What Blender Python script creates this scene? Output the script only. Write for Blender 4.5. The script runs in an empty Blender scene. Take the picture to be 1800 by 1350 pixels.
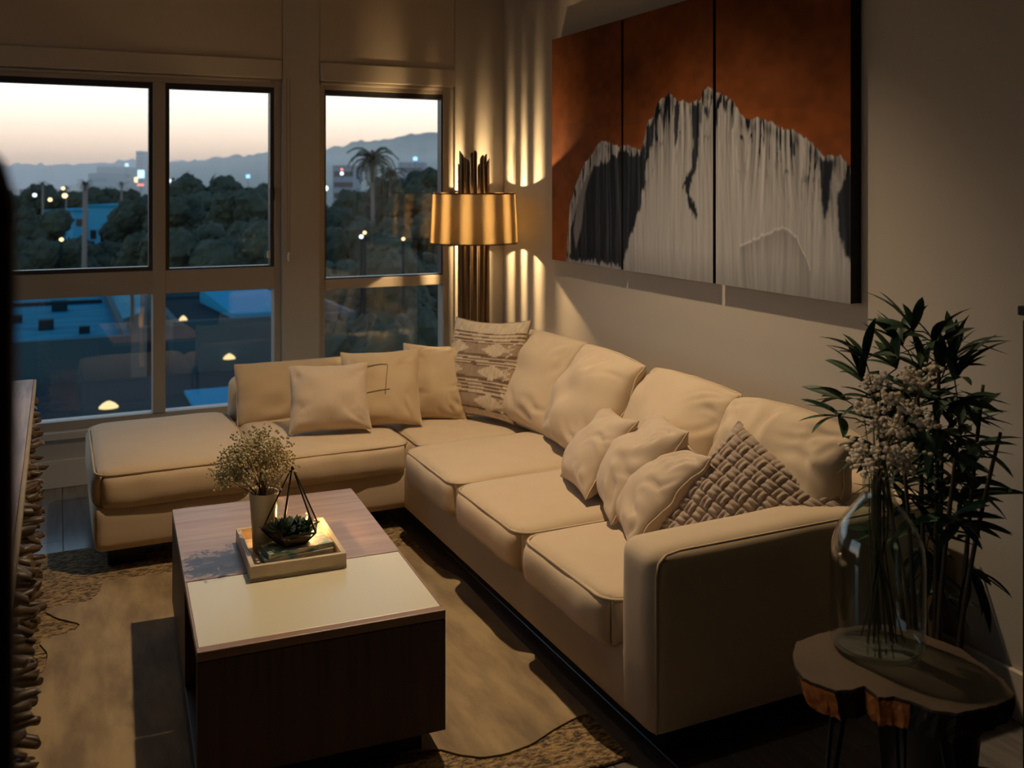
import bpy, bmesh, math, random
import numpy as np
from mathutils import Vector, Matrix

random.seed(7)
RNG = np.random.default_rng(7)
SC = bpy.context.scene
COL = SC.collection
R = math.radians

# ------------------------------------------------------------------ camera
EYE = Vector((0.0, 0.0, 1.58))
YAW = R(25.2)
FPX = 1700.0          # focal length in pixels of the 1800 px wide frame
HORIZON = 327.0       # row of the horizon
cam_data = bpy.data.cameras.new('camera')
cam = bpy.data.objects.new('camera', cam_data)
COL.objects.link(cam)
cam.location = EYE
cam.rotation_euler = (R(90), 0, -YAW)
cam_data.sensor_width = 36.0
cam_data.lens = 36.0 * FPX / 1800.0
cam_data.shift_y = -(675.0 - HORIZON) / 1800.0
cam_data.clip_start = 0.05
cam_data.clip_end = 20000
cam_data.dof.use_dof = True
cam_data.dof.focus_distance = 3.4
cam_data.dof.aperture_fstop = 3.4
SC.camera = cam

# ------------------------------------------------------------------ colour management
vs = SC.view_settings
SC.display_settings.display_device = 'sRGB'
vs.view_transform = 'Standard'
vs.look = 'None'
vs.gamma = 1.0
vs.use_curve_mapping = False
vs.exposure = 0.0

SC.cycles.max_bounces = 7
SC.cycles.diffuse_bounces = 3
SC.cycles.glossy_bounces = 3
SC.cycles.transparent_max_bounces = 16
SC.cycles.volume_bounces = 0
SC.cycles.caustics_reflective = False
SC.cycles.caustics_refractive = False

# ------------------------------------------------------------------ dusk sky
world = bpy.data.worlds.new('dusk_sky')
SC.world = world
world.use_nodes = True
wn = world.node_tree.nodes
wl = world.node_tree.links
wn.clear()
w_out = wn.new('ShaderNodeOutputWorld')
w_bg = wn.new('ShaderNodeBackground')
w_tc = wn.new('ShaderNodeTexCoord')
w_sep = wn.new('ShaderNodeSeparateXYZ')
w_ramp = wn.new('ShaderNodeValToRGB')
wl.new(w_tc.outputs['Generated'], w_sep.inputs[0])
w_map = wn.new('ShaderNodeMapRange')
w_map.inputs['From Min'].default_value = -0.05
w_map.inputs['From Max'].default_value = 1.0
# thin cloud streaks low over the horizon
w_mp = wn.new('ShaderNodeMapping')
w_mp.inputs['Scale'].default_value = (2.5, 2.5, 60)
w_ns = wn.new('ShaderNodeTexNoise')
w_ns.inputs['Scale'].default_value = 1.6
w_ns.inputs['Detail'].default_value = 3
w_cl = wn.new('ShaderNodeMapRange')
w_cl.inputs['From Min'].default_value = 0.58
w_cl.inputs['From Max'].default_value = 0.75
w_cl.inputs['To Max'].default_value = 0.16
wl.new(w_tc.outputs['Generated'], w_mp.inputs[0])
wl.new(w_mp.outputs[0], w_ns.inputs['Vector'])
wl.new(w_ns.outputs['Fac'], w_cl.inputs['Value'])
w_mix = wn.new('ShaderNodeMixRGB')
w_mix.inputs['Color2'].default_value = (0.62, 0.52, 0.52, 1)
wl.new(w_sep.outputs['Z'], w_map.inputs['Value'])
wl.new(w_map.outputs[0], w_ramp.inputs[0])
wl.new(w_ramp.outputs[0], w_mix.inputs['Color1'])
wl.new(w_cl.outputs[0], w_mix.inputs['Fac'])
wl.new(w_mix.outputs[0], w_bg.inputs['Color'])
wl.new(w_bg.outputs[0], w_out.inputs[0])
SKY = [(-0.05, (0.12, 0.14, 0.16)), (-0.005, (0.50, 0.44, 0.42)), (0.0, (1.40, 0.84, 0.56)), (0.03, (1.72, 1.14, 0.78)),
       (0.065, (1.85, 1.46, 1.18)), (0.11, (1.80, 1.74, 1.66)), (0.20, (1.10, 1.28, 1.40)),
       (0.40, (0.46, 0.74, 1.06)), (1.0, (0.14, 0.33, 0.66))]
els = w_ramp.color_ramp.elements
while len(els) > 2:
    els.remove(els[-1])
for i, (z, c) in enumerate(SKY):
    p = (z + 0.05) / 1.05
    e = els[i] if i < 2 else els.new(p)
    e.position = p
    e.color = (*c, 1)
w_bg.inputs['Strength'].default_value = 1.0

# ------------------------------------------------------------------ helpers
def ray(px, py):
    f = Vector((math.sin(YAW), math.cos(YAW), 0))
    r = Vector((math.cos(YAW), -math.sin(YAW), 0))
    return f + r * ((px - 900.0) / FPX) + Vector((0, 0, -(py - HORIZON) / FPX))

def at(px, py, d):
    return EYE + ray(px, py) * d

def on_x(px, py, X):
    v = ray(px, py)
    return EYE + v * (X / v.x)

def on_y(px, py, Y):
    v = ray(px, py)
    return EYE + v * (Y / v.y)

def on_z(px, py, Z):
    v = ray(px, py)
    return EYE + v * ((Z - EYE.z) / v.z)

class MB:
    """collects shapes, builds ONE mesh object"""
    def __init__(s):
        s.v, s.f, s.n = [], [], 0

    def add(s, verts, faces):
        verts = [tuple(map(float, q)) for q in verts]
        s.f += [tuple(i + s.n for i in f) for f in faces]
        s.v += verts
        s.n += len(verts)
        return s

    def box(s, x0, x1, y0, y1, z0, z1):
        return s.add([(x0, y0, z0), (x1, y0, z0), (x1, y1, z0), (x0, y1, z0), (x0, y0, z1), (x1, y0, z1), (x1, y1, z1), (x0, y1, z1)],
                     [(3, 2, 1, 0), (4, 5, 6, 7), (0, 1, 5, 4), (1, 2, 6, 5), (2, 3, 7, 6), (3, 0, 4, 7)])

    def lathe(s, prof, n=24, c=(0, 0, 0), close=False):
        vv, ff = [], []
        m = len(prof)
        for r, z in prof:
            for k in range(n):
                a = 2 * math.pi * k / n
                vv.append((c[0] + r * math.cos(a), c[1] + r * math.sin(a), c[2] + z))
        for j in range(m - 1 if not close else m):
            for k in range(n):
                a, b = j * n + k, j * n + (k + 1) % n
                c2, d = ((j + 1) % m) * n + (k + 1) % n, ((j + 1) % m) * n + k
                ff.append((a, b, c2, d))
        if not close:
            if prof[0][0] > 1e-6: ff.append(tuple(range(n - 1, -1, -1)))
            if prof[-1][0] > 1e-6: ff.append(tuple((m - 1) * n + k for k in range(n)))
        return s.add(vv, ff)

    def tube(s, pts, rad, n=8, closed=False, caps=True):
        pts = [Vector(p) for p in pts]
        m = len(pts)
        rr = rad if hasattr(rad, '__len__') else [rad] * m
        vv, ff = [], []
        side = None
        for i, p in enumerate(pts):
            if closed:
                t = pts[(i + 1) % m] - pts[i - 1]
            else:
                t = pts[min(i + 1, m - 1)] - pts[max(i - 1, 0)]
            t.normalize()
            if side is None:
                side = t.cross(Vector((0, 0, 1)))
                if side.length < 1e-3: side = t.cross(Vector((1, 0, 0)))
            side = (side - t * side.dot(t))
            side.normalize()
            up = side.cross(t)
            for k in range(n):
                a = 2 * math.pi * k / n
                vv.append(p + side * (rr[i] * math.cos(a)) + up * (rr[i] * math.sin(a)))
        for i in range(m if closed else m - 1):
            for k in range(n):
                a, b = i * n + k, i * n + (k + 1) % n
                c, d = ((i + 1) % m) * n + (k + 1) % n, ((i + 1) % m) * n + k
                ff.append((a, d, c, b))
        if not closed and caps:
            ff.append(tuple(range(n)))
            ff.append(tuple((m - 1) * n + k for k in range(n - 1, -1, -1)))
        return s.add(vv, ff)

    def prism(s, poly, z0, z1):
        n = len(poly)
        vv = [(x, y, z0) for x, y in poly] + [(x, y, z1) for x, y in poly]
        ff = [tuple(range(n - 1, -1, -1)), tuple(range(n, 2 * n))]
        ff += [(i, (i + 1) % n, n + (i + 1) % n, n + i) for i in range(n)]
        return s.add(vv, ff)

    def sphere(s, c, r, nu=12, nv=8, sc=(1, 1, 1)):
        vv, ff = [(c[0], c[1], c[2] - r * sc[2])], []
        for j in range(1, nv):
            ph = -math.pi / 2 + math.pi * j / nv
            for k in range(nu):
                a = 2 * math.pi * k / nu
                vv.append((c[0] + r * sc[0] * math.cos(ph) * math.cos(a), c[1] + r * sc[1] * math.cos(ph) * math.sin(a), c[2] + r * sc[2] * math.sin(ph)))
        vv.append((c[0], c[1], c[2] + r * sc[2]))
        for k in range(nu):
            ff.append((0, 1 + (k + 1) % nu, 1 + k))
        for j in range(nv - 2):
            for k in range(nu):
                a, b = 1 + j * nu + k, 1 + j * nu + (k + 1) % nu
                ff.append((a, b, b + nu, a + nu))
        last = len(vv) - 1
        o = 1 + (nv - 2) * nu
        for k in range(nu):
            ff.append((o + k, o + (k + 1) % nu, last))
        return s.add(vv, ff)

    def build(s, name, mat, parent=None, smooth=False, world=False, bevel=0.0, recenter=True, seg=2, auto=None):
        """world: coordinates are world ones although the (unrotated) parent stands elsewhere"""
        v = np.array(s.v, dtype=float)
        off = Vector((0, 0, 0))
        if world and parent is not None:
            off = Vector(parent.location)
        c = Vector((0, 0, 0))
        if recenter:
            lo, hi = v.min(0), v.max(0)
            c = Vector(((lo[0] + hi[0]) / 2, (lo[1] + hi[1]) / 2, lo[2]))
            v = v - np.array(c)
        me = bpy.data.meshes.new(name)
        me.from_pydata(v.tolist(), [], s.f)
        me.validate()
        me.update()
        if smooth:
            me.polygons.foreach_set('use_smooth', [True] * len(me.polygons))
        o = bpy.data.objects.new(name, me)
        COL.objects.link(o)
        o.location = c - off
        if mat is not None:
            me.materials.append(mat)
        if parent is not None:
            o.parent = parent
        if bevel > 0:
            m = o.modifiers.new('bevel', 'BEVEL')
            m.width = bevel
            m.segments = seg
            m.limit_method = 'ANGLE'
            m.angle_limit = R(35)
        if auto:
            sm = me
            me.polygons.foreach_set('use_smooth', [True] * len(me.polygons))
            try:
                me.set_sharp_from_angle(angle=R(auto))
            except Exception:
                pass
        return o

def tag(o, label=None, cat=None, group=None, kind=None):
    if label: o['label'] = label
    if cat: o['category'] = cat
    if group: o['group'] = group
    if kind: o['kind'] = kind
    return o

def empty(name, loc, rz=0.0, label=None, cat=None, group=None, kind=None):
    o = bpy.data.objects.new(name, None)
    COL.objects.link(o)
    o.location = loc
    o.rotation_euler = (0, 0, rz)
    o.empty_display_size = 0.1
    return tag(o, label, cat, group, kind)

def copy_tree(o, parent=None):
    c = o.copy()
    COL.objects.link(c)
    c.parent = parent
    for ch in [q for q in COL.objects if q.parent is o]:
        copy_tree(ch, c)
    return c

# ------------------------------------------------------------------ materials
def mat(name, col, rough=0.7, metal=0.0, var=None, bump=None, stretch=(1, 1, 1), col2=None, spec=0.5, sheen=0.0, trans=0.0, emit=None, coat=0.0, grain=None):
    """var=(scale, contrast): noise between col and col2; bump=(scale, strength, distance); grain: wave scale for wood"""
    m = bpy.data.materials.new(name)
    m.use_nodes = True
    nt = m.node_tree
    b = nt.nodes['Principled BSDF']
    b.inputs['Base Color'].default_value = (*col, 1)
    b.inputs['Roughness'].default_value = rough
    b.inputs['Metallic'].default_value = metal
    b.inputs['Specular IOR Level'].default_value = spec
    if sheen:
        b.inputs['Sheen Weight'].default_value = sheen
    if coat:
        b.inputs['Coat Weight'].default_value = coat
    if trans:
        b.inputs['Transmission Weight'].default_value = trans
    if emit:
        b.inputs['Emission Color'].default_value = (*emit[0], 1)
        b.inputs['Emission Strength'].default_value = emit[1]
    if var or bump:
        tc = nt.nodes.new('ShaderNodeTexCoord')
        mp = nt.nodes.new('ShaderNodeMapping')
        mp.inputs['Scale'].default_value = stretch
        nt.links.new(tc.outputs['Object'], mp.inputs[0])
    if var:
        n = nt.nodes.new('ShaderNodeTexNoise')
        n.inputs['Scale'].default_value = var[0]
        n.inputs['Detail'].default_value = 6
        n.inputs['Roughness'].default_value = 0.6
        nt.links.new(mp.outputs[0], n.inputs['Vector'])
        mr = nt.nodes.new('ShaderNodeMapRange')
        mr.inputs['From Min'].default_value = 0.5 - 0.25 / max(var[1], 0.01)
        mr.inputs['From Max'].default_value = 0.5 + 0.25 / max(var[1], 0.01)
        nt.links.new(n.outputs['Fac'], mr.inputs['Value'])
        mx = nt.nodes.new('ShaderNodeMixRGB')
        mx.inputs['Color1'].default_value = (*col, 1)
        c2 = col2 if col2 else tuple(x * 0.7 for x in col)
        mx.inputs['Color2'].default_value = (*c2, 1)
        nt.links.new(mr.outputs[0], mx.inputs['Fac'])
        nt.links.new(mx.outputs[0], b.inputs['Base Color'])
    if bump:
        n2 = nt.nodes.new('ShaderNodeTexNoise')
        n2.inputs['Scale'].default_value = bump[0]
        n2.inputs['Detail'].default_value = 3
        nt.links.new(mp.outputs[0], n2.inputs['Vector'])
        bp = nt.nodes.new('ShaderNodeBump')
        bp.inputs['Strength'].default_value = bump[1]
        bp.inputs['Distance'].default_value = bump[2]
        nt.links.new(n2.outputs['Fac'], bp.inputs['Height'])
        nt.links.new(bp.outputs[0], b.inputs['Normal'])
    return m

def pane_mat(name, tint=(0.93, 0.96, 0.95), ior=1.5, rough=0.0, gain=1.0):
    """thin pane: clear film with a Fresnel mirror coat"""
    m = bpy.data.materials.new(name)
    m.use_nodes = True
    nt = m.node_tree
    nt.nodes.clear()
    out = nt.nodes.new('ShaderNodeOutputMaterial')
    tr = nt.nodes.new('ShaderNodeBsdfTransparent')
    tr.inputs[0].default_value = (*tint, 1)
    gl = nt.nodes.new('ShaderNodeBsdfGlossy')
    gl.inputs['Roughness'].default_value = rough
    fr = nt.nodes.new('ShaderNodeFresnel')
    geo = nt.nodes.new('ShaderNodeNewGeometry')     # a film reflects alike from both sides
    ir = nt.nodes.new('ShaderNodeMapRange')
    ir.inputs['To Min'].default_value = ior
    ir.inputs['To Max'].default_value = 1.0 / ior
    nt.links.new(geo.outputs['Backfacing'], ir.inputs['Value'])
    nt.links.new(ir.outputs[0], fr.inputs['IOR'])
    mu = nt.nodes.new('ShaderNodeMath')
    mu.operation = 'MULTIPLY'
    mu.inputs[1].default_value = gain
    mu.use_clamp = True
    mx = nt.nodes.new('ShaderNodeMixShader')
    nt.links.new(fr.outputs[0], mu.inputs[0])
    nt.links.new(mu.outputs[0], mx.inputs[0])
    nt.links.new(tr.outputs[0], mx.inputs[1])
    nt.links.new(gl.outputs[0], mx.inputs[2])
    nt.links.new(mx.outputs[0], out.inputs[0])
    return m

def paint_mat(name, rough=0.8, bump=None, sheen=0.0):
    """reads the colour printed on the mesh (attribute 'print')"""
    m = mat(name, (0.5, 0.5, 0.5), rough, bump=bump, sheen=sheen, spec=0.12)
    nt = m.node_tree
    a = nt.nodes.new('ShaderNodeAttribute')
    a.attribute_name = 'print'
    nt.links.new(a.outputs['Color'], nt.nodes['Principled BSDF'].inputs['Base Color'])
    return m

def shade_mat(name, col, tr):
    m = bpy.data.materials.new(name)
    m.use_nodes = True
    nt = m.node_tree
    nt.nodes.clear()
    out = nt.nodes.new('ShaderNodeOutputMaterial')
    d = nt.nodes.new('ShaderNodeBsdfDiffuse')
    d.inputs[0].default_value = (*col, 1)
    t = nt.nodes.new('ShaderNodeBsdfTranslucent')
    t.inputs[0].default_value = (*tr, 1)
    mx = nt.nodes.new('ShaderNodeMixShader')
    mx.inputs[0].default_value = 0.62
    nt.links.new(d.outputs[0], mx.inputs[1])
    nt.links.new(t.outputs[0], mx.inputs[2])
    nt.links.new(mx.outputs[0], out.inputs[0])
    return m

M = {}
M['wall'] = mat('wall_paint', (0.47, 0.435, 0.39), 0.85, bump=(260, 0.25, 0.002))
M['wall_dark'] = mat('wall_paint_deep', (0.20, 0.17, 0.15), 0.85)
M['ceiling'] = mat('ceiling_paint', (0.62, 0.58, 0.52), 0.9)
M['trim'] = mat('painted_trim', (0.58, 0.52, 0.45), 0.55)
M['frame'] = mat('window_frame_taupe', (0.40, 0.35, 0.29), 0.5)
M['sash'] = mat('dark_anodised_sash', (0.055, 0.055, 0.06), 0.4, metal=0.4)
M['glass'] = pane_mat('window_glass', (0.93, 0.96, 0.96), 1.5, gain=1.7)
M['blind'] = mat('blind_fabric', (0.50, 0.43, 0.35), 0.9, bump=(400, 0.2, 0.001))
M['cassette'] = mat('blind_cassette', (0.52, 0.46, 0.38), 0.6)
M['plank'] = mat('floor_oak_grey', (0.19, 0.175, 0.165), 0.22, var=(3, 1.2), col2=(0.10, 0.092, 0.088), stretch=(9, 0.7, 1), bump=(40, 0.1, 0.001))
M['fabric'] = mat('sofa_linen', (0.62, 0.50, 0.36), 0.95, var=(14, 0.5), col2=(0.56, 0.44, 0.31), bump=(700, 0.35, 0.001), sheen=0.15)
M['fabric2'] = mat('pillow_cotton', (0.56, 0.43, 0.28), 0.95, var=(18, 0.5), col2=(0.50, 0.38, 0.24), bump=(900, 0.3, 0.001), sheen=0.15)
M['fabric3'] = mat('pillow_linen_pale', (0.58, 0.47, 0.36), 0.95, var=(18, 0.5), col2=(0.52, 0.41, 0.31), bump=(900, 0.3, 0.001), sheen=0.15)
M['piping'] = mat('fabric_piping', (0.54, 0.43, 0.30), 0.95)
M['seam'] = mat('stitched_seam', (0.27, 0.19, 0.12), 0.95)
M['knit'] = mat('chunky_knit_wool', (0.36, 0.28, 0.22), 1.0, bump=(260, 0.6, 0.002), sheen=0.3)
M['dark_foot'] = mat('black_plinth', (0.012, 0.012, 0.014), 0.6)
M['walnut'] = mat('walnut_top', (0.30, 0.20, 0.165), 0.36, var=(2.2, 1.4), col2=(0.42, 0.31, 0.26), stretch=(1.2, 14, 14), bump=(60, 0.06, 0.001))
M['walnut_dark'] = mat('walnut_side', (0.10, 0.055, 0.045), 0.5, var=(3, 1.2), col2=(0.055, 0.032, 0.028), stretch=(14, 14, 0.8))
M['walnut_edge'] = mat('walnut_edge', (0.34, 0.20, 0.13), 0.4, var=(4, 1), stretch=(1, 12, 12))
M['cream'] = mat('cream_lacquer', (0.66, 0.62, 0.48), 0.3)
M['marble'] = mat('travertine_tray', (0.62, 0.52, 0.38), 0.45, var=(9, 1.3), col2=(0.47, 0.38, 0.27), stretch=(1, 1, 3))
M['ceramic'] = mat('vase_ceramic', (0.68, 0.58, 0.44), 0.28, bump=(12, 0.04, 0.004))
M['bronze'] = mat('lamp_bronze_tube', (0.17, 0.105, 0.05), 0.36, metal=0.85, var=(5, 1), col2=(0.09, 0.055, 0.028))
M['shade'] = shade_mat('lamp_shade_linen', (0.20, 0.15, 0.10), (0.95, 0.80, 0.56))
M['shade_trim'] = mat('shade_trim', (0.10, 0.06, 0.03), 0.8)
M['black_wire'] = mat('black_wire', (0.015, 0.012, 0.011), 0.4, metal=0.5)
M['clear'] = pane_mat('clear_glass', (0.97, 0.98, 0.98), 1.45)
M['bottle'] = pane_mat('bottle_glass', (0.90, 0.94, 0.93), 1.5, gain=1.5)
M['soil'] = mat('potting_soil', (0.05, 0.03, 0.018), 0.95, var=(60, 1.2), col2=(0.14, 0.08, 0.04), bump=(90, 0.6, 0.004))
M['succulent'] = mat('succulent_green', (0.028, 0.06, 0.035), 0.55, var=(20, 1), col2=(0.05, 0.09, 0.05))
M['leaf'] = mat('bamboo_leaf', (0.022, 0.060, 0.032), 0.5, var=(6, 1), col2=(0.035, 0.075, 0.035), spec=0.3)
M['cane'] = mat('bamboo_cane', (0.10, 0.065, 0.03), 0.6, var=(12, 1))
M['stem'] = mat('dry_stem', (0.10, 0.09, 0.04), 0.8)
M['babys_breath'] = mat('dried_blossom', (0.60, 0.53, 0.34), 0.9, var=(30, 1.2), col2=(0.40, 0.33, 0.18))
M['white_bloom'] = mat('white_blossom', (0.90, 0.84, 0.70), 0.9, var=(40, 1.0), col2=(0.70, 0.58, 0.44))
M['wax'] = mat('candle_wax', (0.85, 0.72, 0.5), 0.5)
M['flame'] = mat('candle_flame', (1, 0.6, 0.2), 0.5, emit=((1.0, 0.50, 0.14), 110))
M['jute'] = mat('jute_weave', (0.40, 0.27, 0.13), 0.95, var=(48, 2.6), col2=(0.06, 0.04, 0.022), stretch=(1, 2.2, 1), bump=(110, 0.9, 0.006))
M['hide'] = mat('cowhide', (0.36, 0.26, 0.135), 0.75, var=(3.0, 2.0), col2=(0.19, 0.13, 0.07), stretch=(3.2, 0.9, 1), bump=(120, 0.2, 0.002), sheen=0.1)
M['slab'] = mat('live_edge_slab', (0.11, 0.075, 0.045), 0.5, var=(5, 1.3), col2=(0.06, 0.04, 0.026), stretch=(1, 1, 5))
M['bark'] = mat('dark_bark', (0.030, 0.020, 0.014), 0.9, bump=(45, 0.9, 0.01))
M['copper'] = mat('copper_leaf_edge', (0.95, 0.36, 0.09), 0.55, metal=0.5, var=(28, 1.6), col2=(0.45, 0.14, 0.03), bump=(60, 0.8, 0.006))
M['iron'] = mat('black_iron', (0.02, 0.02, 0.022), 0.5, metal=0.6)
M['black_cab'] = mat('black_cabinet', (0.008, 0.008, 0.011), 0.55)
M['driftwood'] = mat('branch_wood', (0.045, 0.026, 0.014), 0.45, var=(10, 1.6), col2=(0.13, 0.085, 0.042), stretch=(6, 6, 1))
M['console_top'] = mat('console_plank', (0.22, 0.145, 0.125), 0.42, var=(3, 2.2), col2=(0.40, 0.29, 0.26), stretch=(14, 0.8, 1), bump=(50, 0.15, 0.001))
M['console_edge'] = mat('console_edge', (0.42, 0.33, 0.22), 0.6, var=(8, 1))
M['divider'] = mat('dark_red_wood', (0.035, 0.014, 0.010), 0.6)
M['canvas_side'] = mat('canvas_black_edge', (0.006, 0.007, 0.010), 0.8)
M['painting'] = paint_mat('painted_canvas', 0.75, bump=(300, 0.15, 0.001))
M['print_fabric'] = paint_mat('woven_print', 0.95, bump=(900, 0.3, 0.001), sheen=0.15)
M['book_teal'] = mat('book_cover_teal', (0.08, 0.26, 0.28), 0.5, var=(14, 3.0), col2=(0.62, 0.58, 0.46), stretch=(1.5, 3, 3))
M['book_teal2'] = mat('book_cover_blue', (0.05, 0.14, 0.17), 0.5, var=(12, 1.8), col2=(0.40, 0.33, 0.24))
M['paper'] = mat('book_paper', (0.60, 0.53, 0.42), 0.9)
M['chrome'] = mat('brushed_chrome', (0.7, 0.7, 0.7), 0.3, metal=1)
M['lens'] = mat('downlight_lens', (1, 0.8, 0.55), 0.5, emit=((1.0, 0.72, 0.42), 3))
M['white_metal'] = mat('white_metal', (0.7, 0.68, 0.64), 0.5)
# ================================================================== the room
XR, YB, XL, YF, ZC = 2.58, 5.60, -4.60, -6.00, 3.40   # right wall, window wall, left wall, wall behind the camera, ceiling
YG = 5.68                                             # plane of the glass
W1 = (-1.20, 1.176)
W2 = (1.39, 2.244)
ZS, ZT, ZU = 0.29, 2.20, 3.20                         # sill, head of the lower windows, head of the upper ones

def struct(name, mb, m, parent=None, **k):
    o = mb.build(name, m, parent, **k)
    if parent is None:
        o['kind'] = 'structure'
    return o

floor = struct('floor', MB().box(XL - .2, XR + .2, YF - .2, YB + .2, -0.2, -0.012), M['plank'])
struct('ceiling', MB().box(XL - .2, XR + .2, YF - .2, YB + .25, ZC, ZC + .15), M['ceiling'])
struct('wall_right', MB().box(XR, XR + .2, YF - .2, YB + .25, -0.2, ZC), M['wall'])
wl_ = MB()
WL = (1.9, 5.45, 0.08, 3.10)          # glazed balcony door in the left wall, beyond the frame
wl_.box(XL - .2, XL, YF - .2, WL[0], -0.2, ZC).box(XL - .2, XL, WL[1], YB + .25, -0.2, ZC)
wl_.box(XL - .2, XL, WL[0], WL[1], -0.2, WL[2]).box(XL - .2, XL, WL[0], WL[1], WL[3], ZC)
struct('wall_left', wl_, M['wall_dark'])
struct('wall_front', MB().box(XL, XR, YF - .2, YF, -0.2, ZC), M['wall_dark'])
wb = MB()
wb.box(XL, W1[0], YB, YB + .25, -0.2, ZC)
wb.box(W1[1], W2[0], YB, YB + .25, -0.2, ZC)
wb.box(W2[1], XR, YB, YB + .25, -0.2, ZC)
wb.box(W1[0], W1[1], YB, YB + .25, -0.2, ZS - .04)
wb.box(W2[0], W2[1], YB, YB + .25, -0.2, ZS - .04)
wb.box(W1[0], W1[1], YB, YB + .25, ZU, ZC)
wb.box(W2[0], W2[1], YB, YB + .25, ZU, ZC)
struct('wall_back', wb, M['wall'])
struct('baseboard_back', MB().box(XL, XR, YB - .018, YB, 0.0, .146), M['trim'], bevel=.004)
struct('baseboard_right', MB().box(XR - .018, XR, YF, YB - .018, 0.0, .146), M['trim'], bevel=.004)

# floor boards, each its own piece (the part of the floor the room shows)
plank_meshes = {}
def plank(x, y0, y1, k):
    L = round(y1 - y0, 2)
    key = (L, k % 3)
    w = 0.148
    if key not in plank_meshes:
        o = MB().box(-w / 2, w / 2, -L / 2, L / 2, -0.012, 0).build('plank', M['plank'], floor, recenter=False, bevel=.002, seg=1)
        plank_meshes[key] = o
    else:
        s = plank_meshes[key]
        o = s.copy()
        COL.objects.link(o)
        o.parent = floor
    o.location = Vector((x, (y0 + y1) / 2, 0)) - floor.location
k = 0
x = -0.95
while x < XR:
    y = 1.05
    first = [0.7, 1.3, 1.0][k % 3]
    while y < YB - .02:
        L = first if y == 1.05 else 1.5
        y1 = min(y + L, YB - .001)
        if y1 - y > .1:
            plank(x, y + .0015, y1 - .0015, k)
        y = y1
    k += 1
    x += 0.150

# ---- windows: outer frame, transom, mullion, sashes, panes, hardware
def window(name, x0, x1, mull, tz, extra_left):
    root = empty(name, ((x0 + x1) / 2, YG, ZS), kind='structure')
    f0, f1 = YG - .045, YG + .05
    def part(nm, mb, m, **k): return mb.build(nm, m, root, world=True, **k)
    jl, jr = 0.04, (0.04 if mull else 0.066)
    fr = MB()
    fr.box(x0, x0 + jl, f0, f1, ZS, ZT + .05)
    fr.box(x1 - jr, x1, f0, f1, ZS, ZT + .05)
    fr.box(x0 + jl, x1 - jr, f0, f1, ZS, ZS + .045)
    fr.box(x0 + jl, x1 - jr, f0, f1, 2.15, ZT + .05)
    part('window_frame', fr, M['frame'], bevel=.003)
    part('transom', MB().box(x0 + jl, x1 - jr, f0 - .004, f1, tz[0], tz[1]), M['frame'], bevel=.003)
    if mull:
        part('mullion', MB().box(mull[0], mull[1], f0 - .008, f1, ZS + .045, 2.15), M['frame'], bevel=.003)
    xs = [(x0 + jl, x1 - jr)] if not mull else [(x0 + jl, mull[0]), (mull[1], x1 - jr)]
    for i, (a, b) in enumerate(xs):
        for j, (c, d) in enumerate([(ZS + .045, tz[0]), (tz[1], 2.15)]):
            if j == 1:      # dark sliding sash round the upper panes
                s = 0.022 if mull else 0.010
                s2 = 0.02 if (mull and i == 0) else s
                sb = MB()
                sb.box(a, a + s, f0 + .01, f1 - .02, c, d)
                sb.box(b - s2, b, f0 + .01, f1 - .02, c, d)
                sb.box(a + s, b - s2, f0 + .01, f1 - .02, c, c + (.022 if i == 0 and mull else .008))
                sb.box(a + s, b - s2, f0 + .01, f1 - .02, d - .03, d)
                part('sash', sb, M['sash'])
            part('pane', MB().box(a + .004, b - .004, YG + .002, YG + .006, c + .002, d - .002), M['glass'])
    return root, part

win1, part1 = window('window_1', W1[0], W1[1], (.476, .541), (.988, 1.116), True)
part1('latch', MB().box(1.108, 1.122, YG - .062, YG - .030, 1.50, 1.58), M['sash'], bevel=.003)
part1('catch', MB().box(1.096, 1.112, YG - .05, YG - .034, 1.165, 1.205), M['white_metal'], bevel=.002)
part1('sill_board', MB().box(W1[0], W1[1], YB - .02, YG - .03, ZS - .04, ZS), M['trim'], bevel=.004)
win2, part2 = window('window_2', W2[0], W2[1], None, (.968, 1.027), False)
part2('sill_board', MB().box(W2[0], W2[1], YB - .02, YG - .03, ZS - .04, ZS), M['trim'], bevel=.004)

win3 = empty('window_3', (XL - .1, (WL[0] + WL[1]) / 2, WL[2]), kind='structure')
ym = (WL[0] + WL[1]) / 2
fr = MB()
fr.box(XL - .14, XL - .06, WL[0], WL[0] + .05, WL[2], WL[3]).box(XL - .14, XL - .06, WL[1] - .05, WL[1], WL[2], WL[3])
fr.box(XL - .14, XL - .06, WL[0] + .05, WL[1] - .05, WL[2], WL[2] + .05).box(XL - .14, XL - .06, WL[0] + .05, WL[1] - .05, WL[3] - .05, WL[3])
fr.box(XL - .14, XL - .06, ym - .03, ym + .03, WL[2] + .05, WL[3] - .05)
fr.build('window_frame', M['frame'], win3, world=True)
for a, b in ((WL[0] + .05, ym - .03), (ym + .03, WL[1] - .05)):
    MB().box(XL - .103, XL - .097, a, b, WL[2] + .05, WL[3] - .05).build('pane', M['glass'], win3, world=True)

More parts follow.
